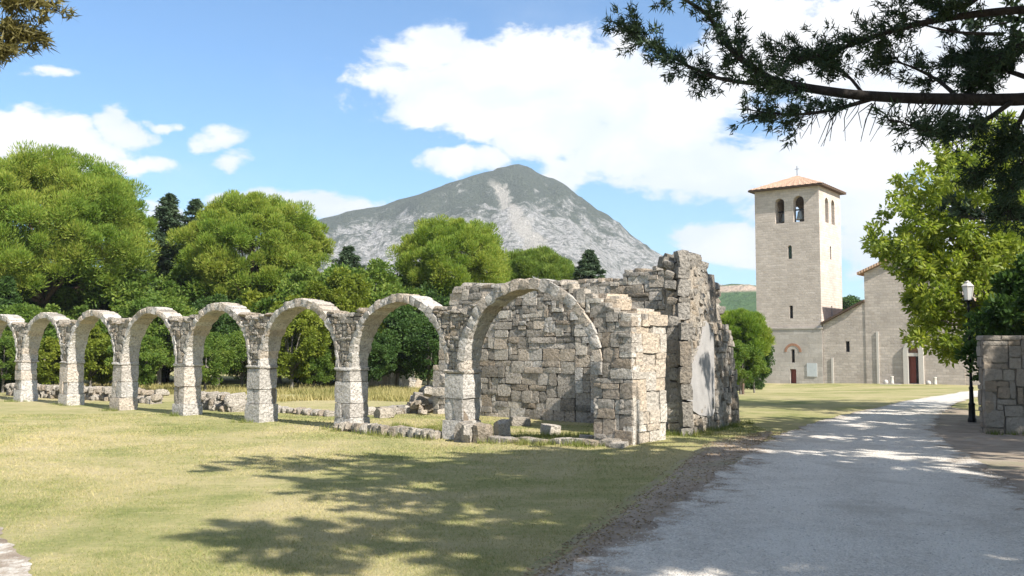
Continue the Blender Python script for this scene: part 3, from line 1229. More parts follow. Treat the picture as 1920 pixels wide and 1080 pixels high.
for a in range(NT_ - 1):
    for k in range(mm):
        i, j = a * mm + k, a * mm + (k + 1) % mm
        fs.append((i, i + mm, j + mm, j))
fs.append(tuple(range(mm)))
fs.append(tuple(reversed(range((NT_ - 1) * mm, NT_ * mm))))
mass = obj('corner_mass', vs, fs, M_RUBBLE, bw, True)
bm_ = bmesh.new(); bm_.from_mesh(mass.data); bmesh.ops.recalc_face_normals(bm_, faces=bm_.faces); bm_.to_mesh(mass.data); bm_.free()
# facing stones: front, its tree shade put into the darker stone colour
e12 = (c2 - c1)
w12 = e12.length
n12 = Vector((e12.y, -e12.x, 0)).normalized()
if n12.y < 0:
    n12 = -n12
clad(mass, lambda u, z, rng: ST_DARK if z < 3.3 else ST_RUB, (c1.x, c1.y, -.05), e12.normalized(), n12, w12 + .1, 2.9, lambda u, zz: True, .2, (2, 4), (2, 3), .3, 'block', .07, .02, 91, .05)
clad(mass, ST_DARK, (c1.x, c1.y, 2.8), e12.normalized(), n12, w12, 1.9, lambda u, zz: zz + 2.8 < 4.25 + (u - .3) * .4, .14, (1, 3), (1, 3), .3, 'stone', .0, .012, 92, .12)
e23 = (c3 - c2)
w23 = e23.length
d23 = e23.normalized()
n23 = Vector((d23.y, -d23.x, 0))
if n23.dot(c1 - c2) > 0:
    n23 = -n23


def in_plaster(u, z):
    t = u / w23
    lo = float(np.interp(t, [.02, .1, .25, .45, .6], [1.25, .85, .62, .5, .9]))
    hi = float(np.interp(t, [.0, .06, .2, .3, .38, .5, .62], [1.3, 1.5, 1.75, 2.3, 2.75, 2.5, 1.6]))
    n_ = .09 * math.sin(u * 9 + z * 5) + .06 * math.sin(z * 13 - u * 4)
    return .07 + n_ * .3 < t < .45 + n_ * .3 and lo + n_ + .1 < z < hi - .12 + n_


def in_mass_side(u, zz):
    z = zz - .05
    t = u / w23
    lean = 0
    return z < min(top_mass(t) - .05, 4.6) and not in_plaster(u, z)


clad(mass, lambda u, z, rng: rng.choice((ST_RUB, ST_ROUGH, ST_ROUGH, ST_DARK)), (c2.x, c2.y, -.05), d23, n23, w23, 2.9, in_mass_side, .16, (1, 4), (1, 2), .3, 'stone', .05, .008, 93, .1)
# upper part leans back with the mass
rm = random.Random(8)
for q in range(110):
    t = rm.uniform(.0, .76)
    z = rm.uniform(2.8, 4.6)
    if z > top_mass(t) - .05:
        continue
    k = (z + .3) / (top_mass(t) + .2)
    p = c2.lerp(c3, t).lerp(c1.lerp(c4, t), .04 + .30 * (max(0, k - .55) / .45) ** 1.6)
    stone('stone', rm.choice((ST_RUB, ST_DARK, ST_ROUGH)), mass, p + Vector((0, 0, z)) - n23 * .08, (rm.uniform(.2, .42), .26, rm.uniform(.11, .22)), (rm.uniform(-.3, .3), rm.uniform(-.3, .3), math.atan2(d23.y, d23.x) + rm.uniform(-.2, .2)), rm)
for q in range(22):
    t = q / 22 * .8
    p = c2.lerp(c3, t).lerp(c1.lerp(c4, t), rm.uniform(.35, .7))
    stone('coping_stone', ST_DARK, mass, p + Vector((0, 0, top_mass(t) - .12)), (rm.uniform(.3, .5), rm.uniform(.35, .55), rm.uniform(.2, .36)), (rm.uniform(-.4, .4), rm.uniform(-.4, .4), rm.uniform(0, 3)), rm)
# plaster: a flat skin set behind the facing stones, which frame it
pv, pf = [], []
cols_ = np.linspace(.04, .5, 24)
for t in cols_:
    u = t * w23
    lo = float(np.interp(t, [.02, .1, .25, .45, .6], [1.25, .85, .62, .5, .9])) - .1
    hi = float(np.interp(t, [.0, .06, .2, .3, .38, .5, .62], [1.3, 1.5, 1.75, 2.3, 2.75, 2.5, 1.6])) + .1
    for k in range(9):
        z = lo + (hi - lo) * k / 8
        p = c2.lerp(c3, t) + n23 * .0
        pv.append((p.x, p.y, z))
for a in range(len(cols_) - 1):
    for k in range(8):
        i = a * 9 + k
        pf.append((i, i + 9, i + 10, i + 1))
plaster = obj('plaster_patch', pv, pf, M_PLASTER, bw, False)
sol = plaster.modifiers.new('thickness', 'SOLIDIFY')
sol.thickness = .08
sol.offset = 0

# ---------------------------------------------------------------- loose stones and low walls
def boulder(px, py, size, label, lib, rz=0.0, sink=.15, name='boulder', group=None):
    p = G(px, py)
    o = bpy.data.objects.new(name, R.choice(lib))
    o.location = (p.x, p.y, p.z + size[2] * (.5 - sink))
    o.scale = size
    o.rotation_euler = (R.uniform(-.1, .1), R.uniform(-.1, .1), rz)
    link(o)
    return tag(o, label, 'stone', group)


boulder(1032, 816, (.42, .34, .3), 'squared pale block lying inside the widest arch, right of its middle', ST_PALE, .3)
boulder(975, 798, (.6, .42, .3), 'rounded pale boulder in the grass against the chapel wall, left of the squared block', ST_RUB, .2)
boulder(942, 822, (.35, .4, .5), 'upright rough block at the end of the footing blocks', ST_RUB, .3)
boulder(722, 783, (.6, .5, .36), 'pale boulder in the grass behind the second widest arch', ST_RUB, .5)
boulder(1100, 826, (.3, .3, .14), 'small flat stone at the right foot of the widest arch', ST_ROUGH, .1)

# heap at the broken left end of the chapel
hp = thing('rubble_heap', 'heap of tumbled stones at the broken left end of the chapel wall', 'stones', G(800, 775))
rh = random.Random(21)
for q in range(46):
    u = rh.random() ** 1.3
    px = 838 - 110 * u + rh.uniform(-8, 8)
    b0 = G(px, 778 - 6 * rh.random())
    hgt = max(0.05, (1 - u) ** 1.5 * 1.35 * rh.random())
    s = rh.uniform(.2, .5)
    stone('stone', rh.choice((ST_RUB, ST_DARK, ST_ROUGH)), hp, Vector((b0.x, b0.y + rh.uniform(-.3, .7), b0.z + hgt)) - hp.location, (s, s * rh.uniform(.7, 1), s * rh.uniform(.5, .8)), (rh.uniform(-.4, .4), rh.uniform(-.4, .4), rh.uniform(0, 3)), rh)

row('low_rubble_wall', tuple(G(20, 741))[:2], tuple(G(300, 757))[:2], 64, (.3, .5, .22), ST_RUB, 'long low rubble wall behind the leftmost arches', None, 0, 3)
row('low_rubble_wall', tuple(G(352, 764))[:2], tuple(G(452, 772))[:2], 22, (.4, .6, .24), ST_RUB, 'taller stretch of low rubble wall behind the fourth pier from the widest arch', None, 0, 3)
row('low_rubble_wall', tuple(G(500, 770))[:2], tuple(G(622, 781))[:2], 24, (.3, .45, .2), ST_RUB, 'ankle high line of stones behind the third arch from the right', None, 0, 1)
row('low_rubble_wall', tuple(G(690, 778))[:2], tuple(G(800, 770))[:2], 9, (.4, .6, .26), ST_RUB, 'broken low wall of stones seen through the second arch from the right', None, 0, 1)

# the pale rock bank behind
bk = thing('rock_bank', 'pale rock outcrop at the foot of the dark trees, through the second arch', 'rock', G(725, 726))
rb_ = random.Random(3)
for q in range(16):
    p = G(725 + rb_.uniform(-40, 42), 726)
    s = rb_.uniform(.9, 1.7)
    h_ = max(.2, 1.25 - abs(p.x - bk.location.x) * .75)
    stone('rock', ST_PALE, bk, Vector((p.x, p.y + rb_.uniform(-.3, 1.2), p.z + h_ * rb_.uniform(.2, .8))) - bk.location, (s, s * .8, s * .75), (rb_.uniform(-.3, .3), rb_.uniform(-.3, .3), rb_.uniform(0, 3)), rb_)

# ---------------------------------------------------------------- church and bell tower
K = W(1543, 722, 88)
E = Vector((.796, -.605, 0))
CR = math.atan2(E.y, E.x)          # local x along the front to the right, local y into the building
ZG = K.z


def hit(px, py, ofs=0.0):
    """where a photo pixel meets the plane of the church front: (along, up)"""
    d = dirpx(px, py)
    n = Vector((.605, .796, 0))
    t = ((K + n * ofs) - Vector((0, 0, EYE))).dot(n) / d.dot(n)
    q = Vector((0, 0, EYE)) + d * t - K
    return q.dot(E), q.z


def arch_loop(x0, x1, z0, z1, n=8):
    r = (x1 - x0) / 2
    pts = [(x0, z0), (x1, z0)]
    for k in range(n + 1):
        a = math.pi * k / n
        pts.append(((x0 + x1) / 2 + r * math.cos(a), z1 - r + r * math.sin(a)))
    return pts


def rect_loop(x0, x1, z0, z1):
    return [(x0, z0), (x1, z0), (x1, z1), (x0, z1)]


def inpoly(p, poly):
    c = False
    j = len(poly) - 1
    for i in range(len(poly)):
        (xi, yi), (xj, yj) = poly[i], poly[j]
        if (yi > p[1]) != (yj > p[1]) and p[0] < (xj - xi) * (p[1] - yi) / (yj - yi) + xi:
            c = not c
        j = i
    return c


def panel(outline, holes, th, place):
    """a wall with real openings. place(x, depth, z) -> local point"""
    co, ed = [], []
    for loop in [outline] + holes:
        b = len(co)
        co += [Vector(p) for p in loop]
        ed += [(b + k, b + (k + 1) % len(loop)) for k in range(len(loop))]
    v2, e2, f2, *_ = delaunay_2d_cdt(co, ed, [], 0, 1e-6)
    tris = []
    for f in f2:
        c = sum((v2[i] for i in f), Vector((0, 0))) / len(f)
        if inpoly(c, outline) and not any(inpoly(c, h) for h in holes):
            tris.append(tuple(f))
    n = len(v2)
    vs = [place(p.x, 0, p.y) for p in v2] + [place(p.x, th, p.y) for p in v2]
    fs = [t for t in tris] + [tuple(i + n for i in reversed(t)) for t in tris]
    for li, loop in enumerate([outline] + holes):
        b = len(vs)
        m = len(loop)
        for p in loop:
            vs.append(place(p[0], 0, p[1]))
        for p in loop:
            vs.append(place(p[0], th, p[1]))
        for k in range(m):
            a, c = b + k, b + (k + 1) % m
            fs.append((a, a + m, c + m, c) if li == 0 else (a, c, c + m, a + m))
    return vs, fs


TWD = 6.55
TH_T = hit(1537, 345)[1]
tw = thing('bell_tower', 'square pale stone bell tower with low terracotta roof beside the church', 'tower', K, CR)
z_ledge = hit(1500, 617)[1]


def lo(px0, px1, py0, py1, arched=False):
    a, zt = hit(px0, py0)
    b, zb = hit(px1, py1)
    z0, z1 = min(zt, zb), max(zt, zb)
    return (arch_loop if arched else rect_loop)(min(a, b), max(a, b), z0, z1)


front_holes = [lo(1453, 1471, 373, 418, True), lo(1487, 1508, 368, 415, True), lo(1477, 1485, 460, 485, True), lo(1480, 1487, 573, 597), lo(1484, 1491, 655, 680), lo(1482, 1494, 692, 719)]
side_z = [(z0, z1) for z0, z1 in ((min(p[1] for p in h), max(p[1] for p in h)) for h in front_holes)]


def tower_wall(holes, place):
    return panel([(-TWD, -1.0), (0, -1.0), (0, TH_T), (-TWD, TH_T)], holes, .75, place)


def tw_part(name, mat, vf):
    return obj(name, vf[0], vf[1], mat, tw)


fw = tw_part('wall', M_TOWER, tower_wall(front_holes, lambda x, d, z: (x, d, z)))
fw['label'] = 'shaded front wall of the tower with two bell openings'
bhs = [arch_loop(-TWD + 1.5, -TWD + 2.55, *side_z[0]), arch_loop(-2.5, -1.45, *side_z[1])]
tw_part('wall', M_TOWER, tower_wall(bhs, lambda x, d, z: (x, TWD - d, z)))
sh = [arch_loop(.8 + 1.0, .8 + 2.0, side_z[0][0], side_z[0][1]), arch_loop(.8 + 2.9, .8 + 3.9, side_z[0][0], side_z[0][1]), arch_loop(2.95, 3.4, side_z[2][0], side_z[2][1]), rect_loop(2.95, 3.35, side_z[3][0], side_z[3][1])]


def side_panel(holes, place):
    return panel([(.75, -1.0), (TWD - .75, -1.0), (TWD - .75, TH_T), (.75, TH_T)], holes, .75, place)


rw = tw_part('wall', M_TOWER, side_panel(sh, lambda x, d, z: (-d, x, z)))
rw['label'] = 'sunlit right wall of the tower'
tw_part('wall', M_TOWER, side_panel(sh[:2], lambda x, d, z: (-TWD + d, x, z)))
b = MB(); b.box(-TWD + .7, -.7, .7, TWD - .7, side_z[0][0] - .9, side_z[0][0] - .6); b.build('belfry_floor', M_DARKWOOD, tw)
b = MB(); b.box(-TWD + .7, -.7, .7, TWD - .7, 6.2, 6.4); b.build('inner_floor', M_DARKWOOD, tw)
# slightly thicker base of larger blocks and the ledge that ends it
low_holes = [[(x, z) for x, z in h] for h in front_holes[4:]]
vs_, fs_ = panel([(-TWD - .1, -1.0), (.06, -1.0), (.06, z_ledge), (-TWD - .1, z_ledge)], low_holes, .1, lambda x, d, z: (x, d - .103, z))
tw_part('base_facing', M_TOWER_LOW, (vs_, fs_))
b = MB(); b.box(-TWD - .16, .12, -.17, -.002, z_ledge + .003, z_ledge + .15); b.build('ledge', M_TOWER_LOW, tw)
# brick arch over the low slit
cx_, cz_ = hit(1487.5, 660)
b = MB()
for k in range(14):
    a0, a1 = math.pi * k / 14, math.pi * (k + .86) / 14
    r0, r1 = .62, .86
    q = [(cx_ + r * math.cos(a), cz_ + r * math.sin(a)) for r, a in ((r0, a0), (r1, a0), (r1, a1), (r0, a1))]
    b.add([(x, -.13, z) for x, z in q] + [(x, -.105, z) for x, z in q], [(3, 2, 1, 0), (0, 1, 5, 4), (1, 2, 6, 5), (2, 3, 7, 6), (3, 0, 4, 7)])
stuff(b.build('relieving_arch', M_BRICKRED, tw))
# door, shutter, dark lights
def leaf(name, loop, mat, parent, d=.22, th=.06):
    xs_ = [p[0] for p in loop]; zs_ = [p[1] for p in loop]
    b = MB(); b.box(min(xs_) + .005, max(xs_) - .005, d, d + th, min(zs_) + .005, max(zs_) - .005)
    return b.build(name, mat, parent)


leaf('door', front_holes[5], M_REDDOOR, tw)
leaf('shutter', front_holes[2], M_GREEN_LOUVRE, tw, .3)
leaf('window', front_holes[3], M_GLASS_DK, tw, .4)
leaf('window', front_holes[4], M_GLASS_DK, tw, .4)
a0, z0 = hit(1520, 700); a1, z1 = hit(1537, 678)
b = MB(); b.box(hit(1514, 700)[0], hit(1533, 700)[0], -.16, -.11, hit(1520, 706)[1], hit(1520, 681)[1]); b.build('notice_panel', M_PANEL, tw)
# roof: four tiled slopes with deep dark eaves
ov = .55
zt = TH_T + .12
apx = (-TWD / 2, TWD / 2, zt + 1.6)
cs = [(-TWD - ov, -ov, zt - .1), (ov, -ov, zt - .1), (ov, TWD + ov, zt - .1), (-TWD - ov, TWD + ov, zt - .1)]
mid = []
nseg = 10
rv, rfz = [], []
for s in range(4):
    A_, B_ = Vector(cs[s]), Vector(cs[(s + 1) % 4])
    P_ = Vector(apx)
    b0 = len(rv)
    for j in range(nseg + 1):
        t = j / nseg
        l_, r_ = A_.lerp(P_, t), B_.lerp(P_, t)
        m_ = 24
        for k in range(m_ + 1):
            q = l_.lerp(r_, k / m_)
            q.z += .03 * (j % 2) + .05 * abs(math.sin(k * math.pi * .5)) * (1 - t)
            rv.append(q)
    for j in range(nseg):
        for k in range(24):
            i = b0 + j * 25 + k
            rfz.append((i, i + 1, i + 26, i + 25))
roof = obj('roof', rv, rfz, M_TERRA, tw)
b = MB()
b.box(-TWD - ov + .04, ov - .04, -ov + .04, TWD + ov - .04, zt - .26, zt - .12)
b.build('eaves', M_DARKWOOD, tw)
b = MB()
b.box(apx[0] - .022, apx[0] + .022, apx[1] - .022, apx[1] + .022, apx[2] - .1, apx[2] + 1.0)
b.box(apx[0] - .22, apx[0] - .022, apx[1] - .02, apx[1] + .02, apx[2] + .66, apx[2] + .7)
b.box(apx[0] + .022, apx[0] + .22, apx[1] - .02, apx[1] + .02, apx[2] + .66, apx[2] + .7)
b.build('cross', M_IRON, tw)
for hidx, sc_ in ((1, 1.0), (0, .75)):
    h = front_holes[hidx]
    cx_ = sum(p[0] for p in h[:2]) / 2
    zb_ = h[0][1]
    b = MB()
    b.lathe([(.44 * sc_, zb_ + .25), (.42 * sc_, zb_ + .3), (.33 * sc_, zb_ + .55), (.28 * sc_, zb_ + .85), (.25 * sc_, zb_ + 1.05), (.12 * sc_, zb_ + 1.16), (.03, zb_ + 1.2)], 16, cx_, .5 if hidx else 1.1)
    bell = b.build('bell', M_BRONZE, tw, True)
    b = MB(); b.box(cx_ - .55, cx_ + .55, (.5 if hidx else 1.1) - .06, (.5 if hidx else 1.1) + .06, zb_ + 1.2, zb_ + 1.34); b.build('yoke', M_IRON, bell)

# church
ch = thing('church', 'pale stone church front with lean-to aisle, arched portal and red door', 'church', K, CR)
z0f = 0.0
aN = hit(1622, 600)[0]                       # left edge of the nave
aD = hit(1714, 690)[0]                       # middle of the portal
aE = 2 * aD - aN
zE = hit(1619, 512)[1]
zP = hit(1690, 479)[1] + (aD - hit(1690, 479)[0]) * (hit(1690, 479)[1] - zE) / (hit(1690, 479)[0] - aN)
zA0 = hit(1545, 608)[1]
zA1 = hit(1621, 566)[1]
aR = aE + (aN - .1)
DEP = 26.0
win = lo(1585, 1593, 640, 660)
vs_, fs_ = panel([(.08, -1), (aN - .003, -1), (aN - .003, zA1), (.08, zA0)], [win], .7, lambda x, d, z: (x, d + .05, z))
aisle = obj('aisle_wall', vs_, fs_, M_CHURCH, ch)
leaf('window', win, M_GLASS_DK, ch, .5)
dl = (hit(1695, 700)[0], hit(1733, 700)[0])
zd0 = hit(1714, 719)[1]
zdT = hit(1714, 668)[1]
zlT = hit(1714, 640)[1]
portal = arch_loop(dl[0] + .4, dl[1] - .4, zd0, zlT - .3)
rose_c = hit(1714, 552)
rose = [(rose_c[0] + .62 * math.cos(2 * math.pi * k / 20), rose_c[1] + .62 * math.sin(2 * math.pi * k / 20)) for k in range(20)]
vs_, fs_ = panel([(aN, -1), (aE, -1), (aE, zE), (aD, zP), (aN, zE)], [portal, rose], .8, lambda x, d, z: (x, d, z))
obj('nave_wall', vs_, fs_, M_CHURCH, ch)
win2 = [(2 * aD - x, z) for x, z in reversed(win)]
vs_, fs_ = panel([(aE + .003, -1), (aR, -1), (aR, zA0), (aE + .003, zA1)], [win2], .7, lambda x, d, z: (x, d + .05, z))
obj('aisle_wall', vs_, fs_, M_CHURCH, ch)
leaf('window', win2, M_GLASS_DK, ch, .5)
# side walls of the nave above the aisles and the far end
b = MB(); b.box(aN + .003, aN + .7, .803, DEP, -1, zE); b.build('clerestory_wall', M_CHURCH, ch)
b = MB(); b.box(aE - .7, aE - .003, .803, DEP, -1, zE); b.build('clerestory_wall', M_CHURCH, ch)
b = MB(); b.box(aR - .7, aR - .003, .753, DEP, -1, zA0); b.build('aisle_side_wall', M_CHURCH, ch)
# roofs
def slab(name, p0, p1, y0, y1, th, mat, parent):
    (xa, za), (xb, zb) = p0, p1
    v = [(xa, y0, za), (xb, y0, zb), (xb, y1, zb), (xa, y1, za), (xa, y0, za - th), (xb, y0, zb - th), (xb, y1, zb - th), (xa, y1, za - th)]
    return obj(name, v, [(0, 1, 2, 3), (7, 6, 5, 4), (0, 4, 5, 1), (1, 5, 6, 2), (2, 6, 7, 3), (3, 7, 4, 0)], mat, parent)


k_ = (zP - zE) / (aD - aN)
slab('nave_roof', (aN - .55, zE - .55 * k_ + .3), (aD, zP + .3), -.4, DEP, .24, M_TERRA, ch)
slab('nave_roof', (aD + .002, zP + .3), (aE + .55, zE - .55 * k_ + .3), -.4, DEP, .24, M_TERRA, ch)
ka = (zA1 - zA0) / (aN - .1)
slab('aisle_roof', (-.02, zA0 - .1 * ka + .22), (aN - .01, zA1 + .22), -.3, 0.0, .2, M_DARKWOOD, ch)
slab('aisle_roof', (.02, zA0 + .22), (aN - .01, zA1 + .22), 0.003, DEP, .2, M_TERRA, ch)
slab('aisle_roof', (aE + .01, zA1 + .22), (aR + .3, zA0 - .3 * ka + .22), -.3, DEP, .2, M_TERRA, ch)
# portal
pw_o = arch_loop(dl[0], dl[1], zd0 - .3, zlT)
pin = arch_loop(dl[0] + .42, dl[1] - .42, zd0 - .29, zlT - .42)
vs_, fs_ = panel(pw_o, [pin], .26, lambda x, d, z: (x, d - .2, z))
fr = obj('portal_frame', vs_, fs_, M_TRIM, ch)
b = MB(); b.box(dl[0] + .42, dl[1] - .42, -.12, .2, zdT, zdT + .3); b.build('lintel', M_TRIM, fr)
b = MB()
x0_, x1_ = dl[0] + .43, dl[1] - .43
b.box(x0_, x0_ + (x1_ - x0_) * .62, .3, .38, zd0 - .25, zdT)
dr = b.build('door', M_REDDOOR, ch)
for q in range(3):
    hh = (zdT - zd0) / 3
    b = MB(); b.box(x0_ + .12, x0_ + (x1_ - x0_) * .5, .27, .298, zd0 + q * hh + .08, zd0 + (q + 1) * hh - .1); b.build('door_panel', M_REDDOOR, dr)
b = MB(); b.box(x0_, x1_, .3, .36, zdT + .3, zlT - .5); b.build('lunette', M_BRICKRED, ch)
b = MB(); b.lathe([(.6, 0), (.6, .05)], 20)
ro = obj('rose_window', [(rose_c[0] + x, .45 + z, rose_c[1] + y) for x, y, z in b.v], b.f, M_GLASS_DK, ch)
for px_ in (1561, 1647):
    a_ = hit(px_, 700)[0]
    zt_ = hit(px_, 671 if px_ < 1600 else 622)[1]
    b = MB(); b.box(a_ - .1, a_ + .1, -.09 + (.05 if px_ < 1600 else 0), -.004 + (.05 if px_ < 1600 else 0), -.6, zt_); b.build('pilaster_strip', M_TRIM, ch)
b = MB(); b.box(-.2, aR + 2, -1.6, -.25, -1.2, -.02); b.build('step', M_TRIM, ch)
# stone remnants flanking the door
for px_, lab in ((1675, 'small stone base with a column stump left of the church door'), (1755, 'small stone base with a worn figure right of the church door')):
    a_, z_ = hit(px_, 718)
    b = MB()
    b.box(a_ - .85, a_ + .85, -1.25, -.5, -.02, .3)
    o = thing('pedestal', lab, 'pedestal', K, CR, 'stone bases by the church door')
    b.build('plinth', M_TRIM, o)
    b = MB(); b.lathe([(.2, .3), (.17, .45), (.15, .9), (.18, .95), (.16, 1.0)], 10, a_ + .1, -.85); b.build('stump', M_TRIM, o, True)
    b = MB(); b.lathe([(.2, .3), (.26, .42), (.2, .6), (.08, .68)], 9, a_ - .4, -.85); b.build('carved_stone', M_TRIM, o, True)

# ---------------------------------------------------------------- lamp post
lp = G(1823, 792)
lamp = thing('street_lamp', 'tall black iron lamp post with a white glass lantern by the path', 'lamp post', lp)
H = W(1820, 566, lp.y).z - lp.z
Ht = W(1820, 526, lp.y).z - lp.z
b = MB()
b.lathe([(.12, -.1), (.12, .1), (.095, .14), (.085, .5), (.1, .53), (.065, .58), (.055, .95), (.07, 1.0), (.045, 1.05), (.038, 1.4), (.032, H - .25), (.05, H - .22), (.03, H - .15), (.04, H)], 14)
b.build('post', M_IRON, lamp, True)
hl = Ht - H
b = MB(); b.lathe([(.1, H), (.12, H + .03), (.1, H + .06)], 6); b.build('lantern_base', M_IRON, lamp)
M_LANTERN, t_, p_, o_ = material('frosted_lantern_glass')
p_.inputs['Base Color'].default_value = (.85, .85, .83, 1)
p_.inputs['Roughness'].default_value = .35
tr_ = t_.n('ShaderNodeBsdfTranslucent'); tr_.inputs[0].default_value = (.9, .9, .88, 1)
mx_ = t_.n('ShaderNodeMixShader'); mx_.inputs[0].default_value = .5
t_.l(p_.outputs[0], mx_.inputs[1]); t_.l(tr_.outputs[0], mx_.inputs[2]); t_.l(mx_.outputs[0], o_.inputs[0])
b = MB(); b.lathe([(.105, H + .06), (.165, H + hl * .72)], 6); b.build('lantern_glass', M_LANTERN, lamp)
for k in range(6):
    a = 2 * math.pi * k / 6
    b = MB(); b.tube([(.108 * math.cos(a), .108 * math.sin(a), H + .06), (.168 * math.cos(a), .168 * math.sin(a), H + hl * .72)], [.011, .011], 4); b.build('lantern_bar', M_TRIM, lamp)
b = MB(); b.lathe([(.19, H + hl * .72), (.185, H + hl * .75), (.1, H + hl * .87), (.09, H + hl * .9), (.1, H + hl * .93), (.04, H + hl * .96), (.02, H + hl)], 6); b.build('lantern_cap', M_TRIM, lamp)

# ---------------------------------------------------------------- stone wall on the right
wr0 = Vector((12.02, 23.2, 0))
wdir = Vector((.975, -.22, 0)).normalized()
wang = math.atan2(wdir.y, wdir.x)
sw = thing('stone_wall', 'head high wall of brown field stones at the right of the path', 'wall', wr0 + Vector((0, 0, float(gz(wr0.x, wr0.y)))), wang)
HW = 2.44
b = MB(); b.box(.05, 7.0, .06, .52, -.5, HW - .05); wc = b.build('wall_core', M_MORTAR, sw)
clad(wc, ST_DRY, (0, 0, -.15), (1, 0, 0), (0, -1, 0), 3.6, HW + .1, lambda u, z: True, .15, (2, 4), (1, 3), .2, 'stone', .03, .022, 131, .025)
clad(wc, ST_DRY, (0, .56, -.15), (0, -1, 0), (-1, 0, 0), .56, HW + .1, lambda u, z: True, .14, (2, 3), (1, 3), .2, 'stone', .02, .02, 132, .02)
for q in range(9):
    stone('coping_stone', ST_DRY, wc, (.22 + q * .45, .28, HW), (.47, .62, .12), (0, 0, R.uniform(-.03, .03)), R)

# ---------------------------------------------------------------- foliage builders
NPR = np.random.default_rng(4)


def unit(v):
    return v / np.maximum(np.linalg.norm(v, axis=-1, keepdims=True), 1e-6)


def rdir(n, rng):
    return unit(rng.normal(size=(n, 3)))


def blades(P, D, L, Wd, rng, kind='leaf'):
    """pointed leaves or needles: base P, direction D, length L, width Wd"""
    n = len(P)
    side = unit(np.cross(D, rdir(n, rng)))
    L = np.broadcast_to(L, (n,))[:, None]
    Wd = np.broadcast_to(Wd, (n,))[:, None]
    if kind == 'needle':
        v = np.stack([P - side * Wd / 2, P + side * Wd / 2, P + D * L], 1).reshape(-1, 3)
        return v, np.arange(n * 3).reshape(n, 3)
    v = np.stack([P, P + D * L * .45 + side * Wd / 2, P + D * L, P + D * L * .45 - side * Wd / 2], 1).reshape(-1, 3)
    return v, np.arange(n * 4).reshape(n, 4)


def puffs(centers, radii, per, L, Wd, rng, up=.35, kind='leaf', squash=.8, lift=0.0):
    """each clump is a puff of leaves pointing out of it"""
    k = len(centers)
    c = np.repeat(centers, per, 0)
    r = np.repeat(radii, per)[:, None]
    d = rdir(k * per, rng)
    d[:, 2] += up * rng.random(k * per)
    d = unit(d)
    rad = rng.random((k * per, 1)) ** .45
    P = c + d * r * rad * np.array((1, 1, squash))
    dd = unit(d + np.array((0, 0, lift)) + (.7 - .35 * lift) * rdir(k * per, rng))
    return blades(P, dd, L * rng.uniform(.7, 1.3, k * per), Wd * rng.uniform(.7, 1.3, k * per), rng, kind)


def limbs_to(mb, base, targets, r0, rng, sag=.1, n=6):
    for tpt in targets:
        a, c = Vector(base), Vector(tpt)
        pts, rad = [], []
        for k in range(n + 1):
            t = k / n
            p = a.lerp(c, t) + Vector((0, 0, -sag * (c - a).length * math.sin(t * math.pi)))
            p += Vector((rng.uniform(-1, 1), rng.uniform(-1, 1), rng.uniform(-.6, .6))) * .05 * (c - a).length * math.sin(t * math.pi)
            pts.append(p)
            rad.append(r0 * (1 - .82 * t))
        mb.tube(pts, rad, 6)


def stone_pine(name, label, loc, height, rx, rz, seed, clumps=320, per=150, mat=None, group='stone pines behind the arcade', lean=0.0, skirt=.0, leaf=(.19, .05), cat='tree'):
    """umbrella crown: puffs of needles over a dome, bare forked stem below"""
    rng = np.random.default_rng(seed)
    rr = random.Random(seed)
    t = thing(name, label, cat, loc, 0, group)
    cz = height - rz
    C_, Rr = [], []
    for k in range(clumps):
        d = rdir(1, rng)[0]
        if d[2] < -.42 - skirt:
            d[2] = -d[2] * .6
        d = d / np.linalg.norm(d)
        f = rng.uniform(.72, .95) if rng.random() < .8 else rng.uniform(.4, .75)
        wob = 1 + .13 * mnoise.noise(Vector(d * 2.2 + np.array((seed, 0, 0)))) + .06 * mnoise.noise(Vector(d * 6 + np.array((seed, 0, 0))))
        zr = rz if d[2] > 0 else rz * (.6 + skirt * 1.6)
        C_.append((d[0] * rx * f * wob + lean * d[2], d[1] * rx * f * wob, cz + d[2] * zr * f * wob))
        Rr.append(rng.uniform(.34, 1.0) * (.35 + rx / 9))
    C_ = np.array(C_)
    v, f = puffs(C_, np.array(Rr), per, leaf[0], leaf[1], rng, .9, 'needle', .85, .8)
    mb = MB()
    zf = max(1.2, (cz - rz * .5) * .72)
    mb.tube([(0, 0, -.3), (.05, .03, zf * .35), (-.06, .05, zf * .7), (0, 0, zf)], [.36 * rx / 6, .3 * rx / 6, .26 * rx / 6, .24 * rx / 6], 9)
    tg = [C_[rr.randrange(clumps)] * np.array((.8, .8, 1)) for _ in range(16)]
    limbs_to(mb, (0, 0, zf * .96), tg, .15 * rx / 6, rr, .06)
    mb.build('trunk', M_BARK, t, True)
    obj('crown', v, f, mat or M_PINE, t)
    return t


